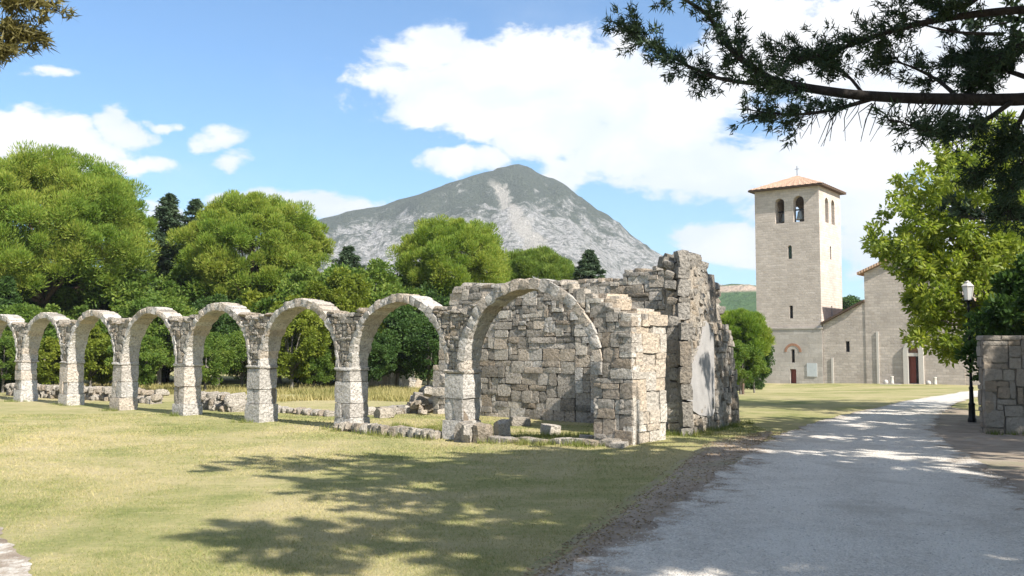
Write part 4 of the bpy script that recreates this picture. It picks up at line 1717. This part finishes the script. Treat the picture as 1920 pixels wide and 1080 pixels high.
def broadleaf(name, label, loc, height, rx, seed, mat, clumps=130, per=190, leaf=(.15, .09), group=None, zlow=.15, cat='tree', bark=None):
    rng = np.random.default_rng(seed)
    rr = random.Random(seed)
    t = thing(name, label, cat, loc, 0, group)
    C_, Rr = [], []
    for k in range(clumps):
        d = rdir(1, rng)[0]
        f = rng.uniform(.55, 1.0)
        wob = 1 + .3 * mnoise.noise(Vector(d * 1.6 + np.array((seed, 3, 0))))
        z = height * (zlow + (1 - zlow) * (.5 + .5 * d[2] * f))
        taper = .65 + .35 * math.sin(math.pi * min(1, max(0, (z / height - zlow) / (1 - zlow))) ** .8)
        C_.append((d[0] * rx * f * wob * taper, d[1] * rx * f * wob * taper, z))
        Rr.append(rng.uniform(.12, .24) * (rx + height * .3) * .5)
    C_ = np.array(C_)
    v, f = puffs(C_, np.array(Rr), per, leaf[0], leaf[1], rng, .4, 'leaf', .8)
    mb = MB()
    mb.tube([(0, 0, -.3), (.04, .02, height * .2), (0, .05, height * .45), (.03, 0, height * .75)], [.05 * rx, .042 * rx, .03 * rx, .012 * rx], 7)
    limbs_to(mb, (0, 0, height * .2), [C_[rr.randrange(clumps)] for _ in range(12)], .022 * rx, rr, .02)
    mb.build('trunk', bark or M_BARK_GR, t, True)
    obj('crown', v, f, mat, t)
    return t


def fir(name, label, loc, height, rx, seed, mat=None, whorls=22, group=None, tip=1.0, leaf=(.22, .05)):
    rng = np.random.default_rng(seed)
    t = thing(name, label, 'tree', loc, 0, group)
    mb = MB()
    mb.tube([(0, 0, -.3), (0, 0, height * .5), (0, 0, height)], [height * .02, height * .013, .02], 7)
    P, D = [], []
    for k in range(whorls):
        u = (k + .5) / whorls
        nb = rng.integers(7, 11)
        for q in range(nb):
            u = min(.985, max(0, (k + rng.random()) / whorls))
            z = height * (.08 + .92 * u)
            ln = rx * (1 - u) ** .8 + .08
            a = 2 * math.pi * (q + rng.random() * .7) / nb + k
            dv = np.array((math.cos(a), math.sin(a), 0))
            l2 = ln * rng.uniform(.55, 1.15)
            pts = [np.array((0, 0, z)) + dv * l2 * s + np.array((0, 0, (-.28 * s + .22 * s * s) * l2)) for s in np.linspace(0, 1, 5)]
            mb.tube(pts, [.035, .03, .022, .014, .006], 4)
            m = int(30 + 100 * l2 / max(rx, .1))
            s = rng.random(m) ** .7
            base = np.array((0, 0, z)) + dv * (l2 * s)[:, None] + np.stack([0 * s, 0 * s, (-.28 * s + .22 * s * s) * l2], -1)
            sd = np.array((-dv[1], dv[0], 0))
            sgn = rng.choice((-1, 1), m)[:, None]
            dr = unit(dv * .7 + sd * sgn * .9 + np.array((0, 0, -.25)) + .35 * rdir(m, rng))
            off = rng.random((m, 1)) * .28 * l2 * (1 - s[:, None] * .6)
            P.append(base + dr * off)
            D.append(dr)
    P = np.concatenate(P)
    D = np.concatenate(D)
    P = np.repeat(P, 3, 0) + NPR.normal(size=(len(P) * 3, 3)) * .06
    D = unit(np.repeat(D, 3, 0) + .6 * rdir(len(P), rng))
    v, f = blades(P, D, leaf[0] * rng.uniform(.6, 1.2, len(P)), leaf[1] * 1.7, rng, 'needle')
    mb.build('trunk', M_BARK_DK, t, True)
    obj('crown', v, f, mat or M_FIR, t)
    return t


def gp(px, Y):
    x = (px - 960) / F * Y
    return Vector((x, Y, float(gz(x, Y)) - .02))


def hz(py, Y, px=960):
    """height above its own ground of a point seen at py at depth Y"""
    g_ = gp(px, Y)
    return W(px, py, Y).z - g_.z


# stone pines
stone_pine('stone_pine', 'largest umbrella pine with a huge dome crown, far left behind the arches', gp(85, 52), hz(292, 52, 85), 6.1, 4.5, 31, 620, 500, skirt=.35)
stone_pine('stone_pine', 'medium round umbrella pine between the largest pine and the mountain', gp(470, 56), hz(368, 56, 470), 4.6, 3.5, 32, 380, 520, skirt=.5)
stone_pine('stone_pine', 'small dense pine crowding the right side of the medium pine', gp(556, 58), hz(408, 58, 556), 2.3, 2.2, 36, 130, 480, skirt=.5)
stone_pine('stone_pine', 'bright dome pine in front of the mountain above the chapel wall', gp(848, 60), hz(416, 60, 848), 3.9, 3.2, 33, 330, 520, skirt=.35)
stone_pine('stone_pine', 'low flat pine just right of the bright dome pine', gp(1000, 66), hz(470, 66, 1000), 3.2, 2.1, 34, 200, 460, M_PINE_FAR)
stone_pine('stone_pine', 'small bright pine between the ruin and the bell tower', gp(1390, 58), hz(586, 58, 1390), 1.75, 1.6, 35, 110, 400, M_PINE, 'trees by the tower', 0, .3, (.22, .05))
# firs and cedars among them
fir('fir_tree', 'dark fir rising right of the largest pine', gp(312, 57), hz(362, 57, 312), 4.4, 41, None, 30)
fir('fir_tree', 'dark fir peeping left of the medium pine', gp(362, 60), hz(372, 60, 362), 4.2, 42, None, 30)
fir('fir_tree', 'grey green fir between the medium pine and the bright dome pine', gp(652, 57), hz(462, 57, 652), 4.2, 43)
fir('fir_tree', 'tiny pointed fir above the chapel wall in front of the mountain', gp(1106, 60), hz(468, 60, 1106), 4.0, 44, None, 34)
fir('fir_tree', 'dark young fir at the far left edge behind the arches', gp(10, 47), hz(520, 47, 10), 2.2, 45, M_LEAF_DK)
# leafy trees and shrubs behind the arches
GW = 'leafy trees behind the arcade'
protos = {
    'mid': [broadleaf('leafy_tree', 'mid green leafy tree behind the leftmost arches', gp(60, 46), 4.6, 2.3, 51, M_LEAF_MID, group=GW),
            broadleaf('leafy_tree', 'bushy green tree behind the fifth arch from the right', gp(300, 49), 5.4, 2.6, 52, M_LEAF_MID, group=GW)],
    'yel': [broadleaf('leafy_tree', 'yellow green bushy tree filling the third arch from the right', gp(548, 45), 4.5, 1.75, 53, M_LEAF_YEL, 110, 210, (.15, .08), group=GW),
            broadleaf('leafy_tree', 'yellow green shrub behind the third arch from the left', gp(172, 44), 3.3, 1.5, 54, M_LEAF_YEL, 90, 190, group=GW)],
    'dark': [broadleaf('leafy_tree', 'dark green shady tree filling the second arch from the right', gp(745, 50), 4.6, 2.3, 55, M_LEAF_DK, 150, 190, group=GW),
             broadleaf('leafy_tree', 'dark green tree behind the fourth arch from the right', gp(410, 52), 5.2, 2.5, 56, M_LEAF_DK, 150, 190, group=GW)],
}


def another(kind, k, label, px, Y, s, rz, group=GW, sz=1.0):
    o = copy_tree(protos[kind][k])
    o.location = gp(px, Y)
    o.scale = (s, s, s * sz)
    o.rotation_euler = (0, 0, rz)
    o['label'] = label
    o['group'] = group
    return o


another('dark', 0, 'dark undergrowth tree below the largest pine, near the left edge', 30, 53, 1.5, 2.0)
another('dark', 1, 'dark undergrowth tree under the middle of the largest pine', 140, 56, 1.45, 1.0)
another('mid', 0, 'green tree below the right side of the largest pine', 215, 53, 1.5, 3.1)
another('dark', 0, 'dark tree standing under the fir right of the largest pine', 315, 57, 1.6, .6)
another('mid', 1, 'green tree rising left of the medium pine trunk', 372, 55, 1.35, 1.4)
another('dark', 1, 'dark thicket tree at the foot of the medium pine', 480, 60, 1.5, 3.9)
another('yel', 1, 'yellow green shrub right of the medium pine trunk', 525, 54, 1.9, .4)
another('mid', 0, 'olive green leafy tree right of the medium pine', 606, 53, 1.6, 4.4)
another('mid', 1, 'green leafy tree above the second arch from the right', 690, 56, 1.42, 5.2)
another('yel', 0, 'yellowish tree above the third arch from the right', 640, 50, 1.4, 2.7)
another('dark', 1, 'dark tree below the bright dome pine', 820, 58, 1.3, .2)
another('mid', 0, 'green tree under the left edge of the bright dome pine', 765, 60, 1.6, 1.1)
another('mid', 1, 'small shrub with rounded leaves seen through the leftmost arch', 10, 44, .55, .9)
another('yel', 1, 'yellow green shrub seen through the second arch from the left', 88, 43, .8, 2.2)
another('mid', 0, 'pale green shrub seen through the fourth arch from the left', 262, 42, .62, 2.9)
another('mid', 1, 'rounded green shrub seen through the fourth arch from the right', 388, 43, .55, 4.0)
another('mid', 0, 'low rounded shrub at the right side of the third arch from the right', 590, 46, .5, 5.1)
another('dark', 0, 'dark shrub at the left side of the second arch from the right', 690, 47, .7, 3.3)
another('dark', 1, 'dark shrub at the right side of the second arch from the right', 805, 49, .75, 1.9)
another('mid', 1, 'green shrub low behind the medium pine, seen through the arches', 455, 47, .6, 5.5)
another('yel', 0, 'small yellowish shrub at the right of the third arch from the left', 195, 45, .6, 4.9)
another('mid', 0, 'small round tree above the right part of the chapel wall', 1228, 95, .9, 1.7)
GT = 'trees by the tower'
another('mid', 1, 'green tree below the small bright pine near the bell tower', 1386, 56, .62, 1.1, GT)
another('dark', 0, 'dark slender tree left of the bell tower foot', 1412, 64, .6, 2.4, GT, 1.5)
another('mid', 0, 'green tree half hidden behind the ruin corner, left of the tower', 1366, 64, .7, 3.5, GT)
another('dark', 1, 'dark tree top peeping between the tower and the nave', 1597, 125, 2.0, .3, GT)
# clipped hedge at the foot of the tower
hg = thing('hedge', 'low dark clipped hedge at the left foot of the bell tower', 'hedge', gp(1408, 78))
rng_ = np.random.default_rng(9)
pc = rng_.uniform((-1.0, -.4, .0), (1.0, .4, .75), (70, 3))
v_, f_ = puffs(pc, np.full(70, .16), 60, .1, .07, rng_)
obj('leaves', v_, f_, M_LEAF_DK, hg)
b = MB(); b.tube([(0, 0, -.1), (0, 0, .5)], [.05, .02], 6); b.build('stem', M_BARK_DK, hg)

# ---------------------------------------------------------------- trees on the right and over the photographer
def walnut():
    rng = np.random.default_rng(61)
    rr = random.Random(61)
    Y = 31.0
    base = gp(1905, Y)
    t = thing('walnut_tree', 'sunlit yellow green walnut tree leaning out over the lamp and church', 'tree', base)
    pads = [(1700, 430, 62, 55), (1668, 455, 45, 40), (1712, 350, 42, 40), (1745, 400, 60, 60), (1790, 470, 80, 70), (1760, 540, 60, 60), (1730, 600, 45, 50), (1800, 600, 70, 60),
            (1755, 650, 45, 30), (1850, 560, 70, 70), (1820, 340, 60, 60), (1800, 290, 50, 40), (1870, 420, 80, 80), (1880, 300, 70, 80), (1910, 520, 80, 90), (1950, 380, 90, 110),
            (1860, 640, 50, 40), (1780, 375, 50, 45), (1690, 500, 28, 20), (1712, 540, 26, 26), (1722, 572, 26, 26), (1840, 480, 70, 60), (1735, 480, 40, 40), (1990, 520, 90, 90), (1800, 650, 40, 22), (1770, 300, 25, 25)]
    C_, Rr = [], []
    for (px, py, w_, h_) in pads:
        n = max(7, int(w_ * h_ / 120))
        for _ in range(n):
            a = rng.random() * 6.283
            q = rng.random() ** .5
            Yd = Y + rng.normal() * 1.3 * min(1.3, w_ / 60)
            p = W(px + math.cos(a) * q * w_, py + math.sin(a) * q * h_, Yd)
            C_.append(np.array(p - base))
            Rr.append(rng.uniform(.16, .34))
    C_ = np.array(C_)
    v, f = puffs(C_, np.array(Rr), 62, .19, .085, rng, -.2, 'leaf', .8)
    mb = MB()
    fk = Vector((-.3, 0, 2.4))
    mb.tube([(0, 0, -.3), (-.1, .05, 1.2), fk], [.3, .24, .2], 9)
    tg = [Vector(W(px, py, Y + rr.uniform(-.6, .6)) - base) for (px, py, w_, h_) in pads]
    for tp in tg:
        limbs_to(mb, fk, [tp], .085, rr, -.08, 7)
    mb.build('trunk', M_BARK_GR, t, True)
    obj('crown', v, f, M_WALNUT, t)


walnut()
ev = broadleaf('evergreen_shrub', 'tall dark evergreen behind the field stone wall at the right edge', Vector((14.6, 25.2, float(gz(14.6, 25.2)))), 4.7, 1.8, 63, M_LEAF_DK, 190, 170, (.16, .09), 'evergreens behind the stone wall', .05, 'shrub')
ev2 = copy_tree(ev)
ev2.location = (17.6, 24.6, 0)
ev2.rotation_euler = (0, 0, 2.2)
ev2.scale = (1.1, 1.1, 1.1)
ev2['label'] = 'taller dark evergreen further right behind the field stone wall'


def spray(P, D, rng, L, mbw, n_tw, tuft, out_P, out_D, twr=.012, flatn=.35):
    """side twigs along a limb polyline, each with tufts of needles"""
    P = [Vector(p) for p in P]
    seg = np.cumsum([0] + [(b - a).length for a, b in zip(P[:-1], P[1:])])
    tot = seg[-1]
    for k in range(n_tw):
        s = tot * (.06 + .94 * rng.random())
        i = min(len(P) - 2, int(np.searchsorted(seg, s)) - 1)
        i = max(i, 0)
        p = P[i].lerp(P[i + 1], (s - seg[i]) / max(1e-4, seg[i + 1] - seg[i]))
        d = (P[i + 1] - P[i]).normalized()
        sd = d.cross(Vector((0, 0, 1)))
        sd = sd.normalized() if sd.length > .01 else Vector((1, 0, 0))
        up = sd.cross(d)
        ang = rng.choice((0, math.pi)) + rng.normal() * .7
        lat = sd * math.cos(ang) + up * (math.sin(ang) * .9 + .12)
        dr = (d * rng.uniform(.45, 1.1) + lat * rng.uniform(.5, 1.1)).normalized()
        ln = L * rng.uniform(.45, 1.1) * (1 - .35 * s / tot)
        e = p + dr * ln * .5 + Vector((0, 0, -.03))
        q = p + dr * ln + Vector((0, 0, rng.uniform(-.06, .14) * ln))
        mbw.tube([p, e, q], [twr, twr * .75, twr * .35], 4)
        m = max(3, int(ln / tuft))
        for j in range(m):
            t = (j + .4 + .6 * rng.random()) / m
            if t < .18:
                continue
            c = p.lerp(e, t * 2) if t < .5 else e.lerp(q, t * 2 - 1)
            dd = (dr + Vector(rdir(1, rng)[0]) * .55).normalized()
            c = c + Vector(rdir(1, rng)[0]) * .03
            out_P.append(c + dd * .03)
            out_D.append(dd)


def tufts(P, D, per, L, Wd, rng, kind='leaf'):
    P = np.array([tuple(p) for p in P])
    D = np.array([tuple(p) for p in D])
    k = len(P)
    PP = np.repeat(P, per, 0) + rng.normal(size=(k * per, 3)) * L * .28
    DD = unit(np.repeat(D, per, 0) * .75 + rdir(k * per, rng))
    return blades(PP, DD, L * rng.uniform(.6, 1.25, k * per), Wd, rng, kind)


def cedar(name, label, base, height, limbs, seed, extra=(), tuft=.1, per=16, needle=(.085, .02), group=None, mat=None, rtrunk=.32, twd=1.1, tw_per_m=4.6, bare=()):
    """layered conifer: limbs is (n, z0, z1, length, az0, az1); extra are explicit limbs (list of points, radius)"""
    rng = np.random.default_rng(seed)
    t = thing(name, label, 'tree', base, 0, group)
    base = Vector(base)
    mb = MB()
    mb.tube([(0, 0, -.3), (.05, 0, height * .4), (0, .05, height * .8), (0, 0, height)], [rtrunk, rtrunk * .8, rtrunk * .4, .03], 10)
    P, D, P2, D2 = [], [], [], []
    for (n, z0, z1, ln, a0, a1) in limbs:
        for k in range(n):
            z = z0 + (z1 - z0) * (k + rng.random()) / n
            a = a0 + (a1 - a0) * rng.random()
            l2 = ln * rng.uniform(.6, 1.0)
            dv = Vector((math.cos(a), math.sin(a), 0))
            sd = Vector((-dv.y, dv.x, 0))
            bend = rng.normal() * .12
            pts = [Vector((0, 0, z)) + dv * (l2 * s) + sd * (bend * l2 * s * s) + Vector((0, 0, l2 * (.16 * s - .14 * s * s) + rng.normal() * .05)) for s in np.linspace(0, 1, 8)]
            mb.tube(pts, [.085 * (1 - .88 * s) for s in np.linspace(0, 1, 8)], 5)
            spray(pts[1:], None, rng, twd, mb, int(tw_per_m * l2), tuft, P, D)
    for (pts, r, ntw, L, rt) in extra:
        pts = [Vector(p) - base for p in pts]
        fine = []
        for a, c in zip(pts[:-1], pts[1:]):
            for q in range(4):
                fine.append(a.lerp(c, q / 4))
        fine.append(pts[-1])
        # ease the corners
        for _ in range(2):
            fine = [fine[0]] + [(fine[i - 1] + fine[i] * 2 + fine[i + 1]) / 4 for i in range(1, len(fine) - 1)] + [fine[-1]]
        m = len(fine)
        mb.tube(fine, [r * (1 - .8 * i / (m - 1)) for i in range(m)], 7)
        if ntw:
            k0 = int(m * rt)
            spray(fine[k0:], None, rng, L, mb, int(ntw * 1.05), .08, P2, D2, .007)
    for (p0, p1) in bare:
        p0, p1 = Vector(p0) - base, Vector(p1) - base
        mid_ = p0.lerp(p1, .5) + Vector((rng.normal() * .05, rng.normal() * .05, .04))
        mb.tube([p0, mid_, p1], [.008, .006, .003], 4)
    v, f = tufts(P, D, per, needle[0], needle[1] * 1.5, rng, 'needle')
    mb.build('trunk', M_BARK_DK, t, True)
    if P2:
        obj('bough_foliage', *tufts(P2, D2, 22, .1, .02, rng, 'needle'), mat or M_CEDAR, t)
    obj('crown', v, f, mat or M_CEDAR, t)
    return t


Yb = 11.0
T1 = Vector((10.4, 9.8, float(gz(10.4, 9.8))))


def L_(pts, Y0=Yb, Y1=Yb):
    n = len(pts)
    return [W(px, py, Y0 + (Y1 - Y0) * i / (n - 1)) for i, (px, py) in enumerate(pts)]


root = [Vector((10.4, 9.8, 5.35))]
extra = [
    (root + L_([(1930, 188), (1800, 186), (1700, 184), (1600, 178), (1500, 163), (1440, 148), (1390, 112), (1352, 72), (1332, 30), (1290, 2), (1240, -25)], 10.6, 11.3), .085, 46, .62, .42),
    (L_([(1470, 158), (1400, 156), (1340, 146), (1290, 124), (1240, 96), (1190, 66), (1142, 36)], 11.0, 11.8), .032, 42, .5, .12),
    (L_([(1640, 184), (1570, 205), (1500, 216), (1440, 212), (1400, 205)], 10.9, 10.2), .03, 26, .42, .15),
    (root + L_([(1960, 15), (1860, 22), (1760, 36), (1690, 52), (1620, 74), (1560, 98), (1500, 112), (1440, 104)], 10.5, 11.6), .06, 46, .55, .4),
    (L_([(1880, 64), (1800, 62), (1740, 50), (1670, 22)], 10.6, 11.2), .025, 10, .4, .3),
    (L_([(1620, 178), (1590, 140), (1540, 112), (1490, 100)], 11.0, 12.2), .024, 22, .42, .2),
    (L_([(1800, 186), (1760, 150), (1700, 120), (1630, 105)], 10.8, 12.0), .03, 26, .45, .2),
    (L_([(1900, 188), (1850, 225), (1790, 250), (1730, 245), (1680, 225)], 10.6, 9.9), .035, 34, .45, .15),
    (L_([(1930, 195), (1900, 250), (1870, 300), (1830, 330)], 10.6, 10.9), .035, 34, .5, .1),
    (L_([(1940, 150), (1880, 130), (1830, 110), (1780, 100)], 10.6, 11.6), .035, 36, .5, .1),
    (L_([(1960, 60), (1900, 90), (1850, 130), (1820, 165)], 10.4, 11.0), .035, 36, .5, .1),
    (L_([(1960, 260), (1920, 300), (1895, 350), (1890, 400)], 10.4, 10.6), .03, 26, .45, .1),
    (L_([(1860, -30), (1820, 10), (1780, 20), (1730, 0)], 10.4, 11.0), .03, 26, .45, .1),
]
rt_ = random.Random(5)
bare_ = []
for q in range(46):
    px = rt_.uniform(1520, 1860)
    ln_ = rt_.uniform(30, 95)
    bare_.append((W(px, 186 + rt_.uniform(-4, 10), 10.8), W(px - ln_ * rt_.uniform(.1, .7), 190 + ln_, 10.8 + rt_.uniform(-.5, .5))))
cedar('cedar_tree', 'dark conifer whose long bare boughs reach in at the upper right', T1, 11.5,
      [(52, 5.9, 10.2, 8.3, math.radians(186), math.radians(300)), (10, 6.5, 10.4, 5.5, math.radians(-60), math.radians(70))], 71, extra, .13, 17, (.18, .062), 'conifers along the path', bare=bare_)
cedar('cedar_tree', 'dark conifer standing on the right verge before the stone wall', Vector((14.0, 15.6, float(gz(14.0, 15.6)))), 13.5,
      [(54, 3.9, 11.5, 5.8, 0, 2 * math.pi)], 72, (), .14, 16, (.17, .06), 'conifers along the path')
cedar('cedar_tree', 'dark conifer behind the photographer that shades the lawn', Vector((10.9, 2.3, float(gz(10.9, 2.3)))), 13.0,
      [(66, 4.6, 11.5, 6.6, 0, 2 * math.pi)], 73, (), .14, 16, (.2, .075), 'conifers along the path')
cedar('cedar_tree', 'dark conifer furthest right beyond the frame, shading the stone wall', Vector((20.0, 13.6, float(gz(20.0, 13.6)))), 11.5,
      [(60, 3.0, 10.5, 5.6, 0, 2 * math.pi)], 74, (), .15, 15, (.18, .055), 'conifers along the path')
# the tree whose twigs hang in at the upper left
T2 = Vector((-8.2, 8.6, 0))
cedar('olive_conifer', 'olive brown conifer twigs hanging in at the upper left corner', T2, 11.0,
      [(14, 7.6, 10.5, 2.4, 0, 2 * math.pi)], 75,
      [([T2 + Vector((0, 0, 5.0))] + L_([(-120, 30), (-40, 50), (20, 62), (58, 66)], 8.6, 8.8), .03, 22, .3, .5),
       ([T2 + Vector((0, 0, 5.5))] + L_([(-100, -30), (-20, -12), (50, 2), (96, 6)], 8.6, 8.7), .03, 20, .3, .5),
       ([T2 + Vector((0, 0, 4.6))] + L_([(-110, 70), (-50, 80), (-15, 86), (12, 94)], 8.5, 8.6), .02, 12, .25, .5)],
      .1, 22, (.09, .013), None, M_OLIVE, .2)

# ---------------------------------------------------------------- small things on the ground
rng = np.random.default_rng(17)


def frustum_pts(n, y0, y1, rng, margin=.08, power=1.0):
    y = y0 + (y1 - y0) * rng.random(n) ** power
    x = (rng.random(n) * 2 - 1) * y * (960 / F + margin)
    return x, y


edge_poly = [(p.x, p.y) for p in verge_L] + [(200, 60), (200, -6)]
ev_y = np.array([p.y for p in verge_L])
ev_x = np.array([p.x for p in verge_L])
x, y = frustum_pts(450000, 7.6, 30, rng, .06, 1.5)
# keep the lawn side only, thin out towards the far side
keep = x < np.interp(y, ev_y, ev_x) - .02
keep &= ~((x < np.interp(y, [p.y for p in reversed(pl_R)], [p.x for p in reversed(pl_R)]) + .05) & (y < pl_R[0].y))
x, y = x[keep], y[keep]
patch = np.array([mnoise.noise(Vector((a * .35, c * .35, 2.0))) + .6 * mnoise.noise(Vector((a * 1.6, c * 1.6, 5.0))) for a, c in zip(x, y)])
keep = rng.random(len(x)) < np.clip(.62 + .6 * patch, .12, 1)
x, y, patch = x[keep], y[keep], patch[keep]
n = len(x)
P = np.stack([x, y, gz(x, y) - .004], -1)
D = unit(np.stack([rng.normal(size=n) * .75, rng.normal(size=n) * .75, np.ones(n)], -1))
far = sst(y, 9, 28)
v_, f_ = blades(P, D, rng.uniform(.018, .05, n) * (1 + .3 * patch), .006 + .014 * far, rng, 'needle')
M_BLADE, t_, p_, o_ = material('dry_grass_blades')
vv = worldco(t_)
big, midn, fine = grass_cols(t_, vv)
rnd_ = t_.n('ShaderNodeNewGeometry').outputs['Random Per Island']
fx = t_.m('ADD', t_.m('MULTIPLY', big, 1.1), t_.m('ADD', t_.m('MULTIPLY', midn, .5), t_.m('MULTIPLY', rnd_, .4)))
t_.l(t_.ramp(t_.m('SUBTRACT', fx, .5), [(.25, (.15, .18, .05)), (.45, (.25, .25, .085)), (.62, (.37, .315, .14)), (.8, (.47, .39, .2))]), p_.inputs['Base Color'])
p_.inputs['Roughness'].default_value = .8
stuff(obj('grass', v_, f_, M_BLADE))

# tufts of taller grass against the ruins
tp_, td_ = [], []
def grassline(a, b_, n, spread, rng):
    for _ in range(n):
        t = rng.random()
        q = Vector(a).lerp(Vector(b_), t) + Vector((rng.normal() * spread, rng.normal() * spread, 0))
        for _k in range(26):
            tp_.append((q.x + rng.normal() * .07, q.y + rng.normal() * .07, float(gz(q.x, q.y)) - .01))
            td_.append((rng.normal() * .35, rng.normal() * .35, 1))
grassline((*aw(-1.3, .45), 0), (*aw(-5.0, .5), 0), 36, .1, rng)
grassline((*aw(-1.0, -1.2), 0), (*aw(-3.8, -1.6), 0), 60, .5, rng)
grassline((C1.x - .2, C1.y - .3, 0), (C2.x, C2.y - .3, 0), 24, .12, rng)
grassline((C2.x, C2.y - .2, 0), (C3.x + .2, C3.y, 0), 40, .15, rng)
grassline((*aw(.5, -1.2), 0), (*aw(3.6, -1.6), 0), 70, .6, rng)
grassline((*aw(.3, .5), 0), (*aw(3.8, .5), 0), 22, .08, rng)
grassline((11.9, 23.0, 0), (15.5, 22.2, 0), 30, .12, rng)
for i in range(1, NP):
    grassline((*aw(i * SP - .4, .2), 0), (*aw(i * SP + .4, .2), 0), 6, .12, rng)
tp_, td_ = np.array(tp_), unit(np.array(td_))
v_, f_ = blades(tp_, td_, rng.uniform(.06, .2, len(tp_)), .014, rng, 'needle')
M_TUFT = foliage_mat('green_grass_tufts', (.09, .13, .025), (.17, .20, .05), (.3, .28, .1), .3, .8)
stuff(obj('grass_tufts', v_, f_, M_TUFT))

# dry grass bank behind the arches
n = 60000
yy = rng.uniform(33, 49, n)
xx = (rng.random(n) * 1.2 - 1.0) * yy * .6
keep = (yy - 21.6) * .773 + (xx + 1.37) * .633 > 4.5
keep &= np.array([mnoise.noise(Vector((a * .22, c * .22, 8))) for a, c in zip(xx, yy)]) + sst(yy, 38, 48) * .5 > .12
xx, yy = xx[keep], yy[keep]
n = len(xx)
P = np.stack([xx, yy, gz(xx, yy)], -1)
D = unit(np.stack([rng.normal(size=n) * .4, rng.normal(size=n) * .4, np.ones(n)], -1))
v_, f_ = blades(P, D, rng.uniform(.12, .38, n), .05, rng, 'needle')
M_DRYGR = foliage_mat('dry_tall_grass', (.18, .19, .06), (.32, .28, .11), (.45, .38, .18), .3, .3)
stuff(obj('tall_dry_grass', v_, f_, M_DRYGR))

# pebbles on the path and along its edges
octa = np.array([(1, 0, 0), (-1, 0, 0), (0, 1, 0), (0, -1, 0), (0, 0, 1), (0, 0, -1)], float)
of = np.array([(0, 2, 4), (2, 1, 4), (1, 3, 4), (3, 0, 4), (2, 0, 5), (1, 2, 5), (3, 1, 5), (0, 3, 5)])


def pebbles(name, xy, smin, smax, mat):
    n = len(xy)
    s = rng.uniform(smin, smax, (n, 1, 1)) * rng.uniform(.6, 1.2, (n, 1, 3)) * np.array((1, 1, .6))
    o_ = octa[None] + rng.normal(size=(n, 6, 3)) * .15
    a = rng.random(n) * 6.28
    ca, sa = np.cos(a)[:, None], np.sin(a)[:, None]
    o_ = o_ * s
    ox = o_[..., 0] * ca - o_[..., 1] * sa
    oy = o_[..., 0] * sa + o_[..., 1] * ca
    z = gz(xy[:, 0], xy[:, 1])[:, None] + .018
    v = np.stack([xy[:, 0:1] + ox, xy[:, 1:2] + oy, z + o_[..., 2]], -1).reshape(-1, 3)
    f = (np.arange(n)[:, None, None] * 6 + of[None]).reshape(-1, 3)
    return stuff(obj(name, v, f, mat))


lx_y = np.array([p.y for p in road_L]); lx_x = np.array([p.x for p in road_L])
rx_y = np.array([p.y for p in road_R]); rx_x = np.array([p.x for p in road_R])
yy = 7.4 + 24 * rng.random(16000) ** 1.8
tt = rng.random(16000)
el = rng.random(16000) < .2
tt = np.where(el, np.abs(rng.normal(size=16000)) * .07 + .03, tt)
xl, xr = np.interp(yy, lx_y, lx_x), np.interp(yy, rx_y, rx_x)
xy = np.stack([xl + (xr - xl) * tt, yy], -1)
M_PEB = plain('pebble_stone', (.46, .425, .375), .9, 0, .45, 9)
pebbles('gravel', xy, .006, .019, M_PEB)
# fallen leaves and litter on the bare earth
yy = 7.4 + 16 * rng.random(6000) ** 1.3
xl = np.interp(yy, ev_y, ev_x)
xr = np.interp(yy, lx_y, lx_x)
xx = xl + (xr - xl) * rng.random(6000)
P = np.stack([xx, yy, gz(xx, yy) + .014], -1)
D = unit(np.stack([rng.normal(size=6000), rng.normal(size=6000), rng.normal(size=6000) * .15 + .08], -1))
v_, f_ = blades(P, D, rng.uniform(.02, .06, 6000), .016, rng)
M_LITTER = foliage_mat('leaf_litter', (.16, .11, .065), (.27, .2, .125), (.4, .32, .21), .1, 1.0)
stuff(obj('leaf_litter', v_, f_, M_LITTER))
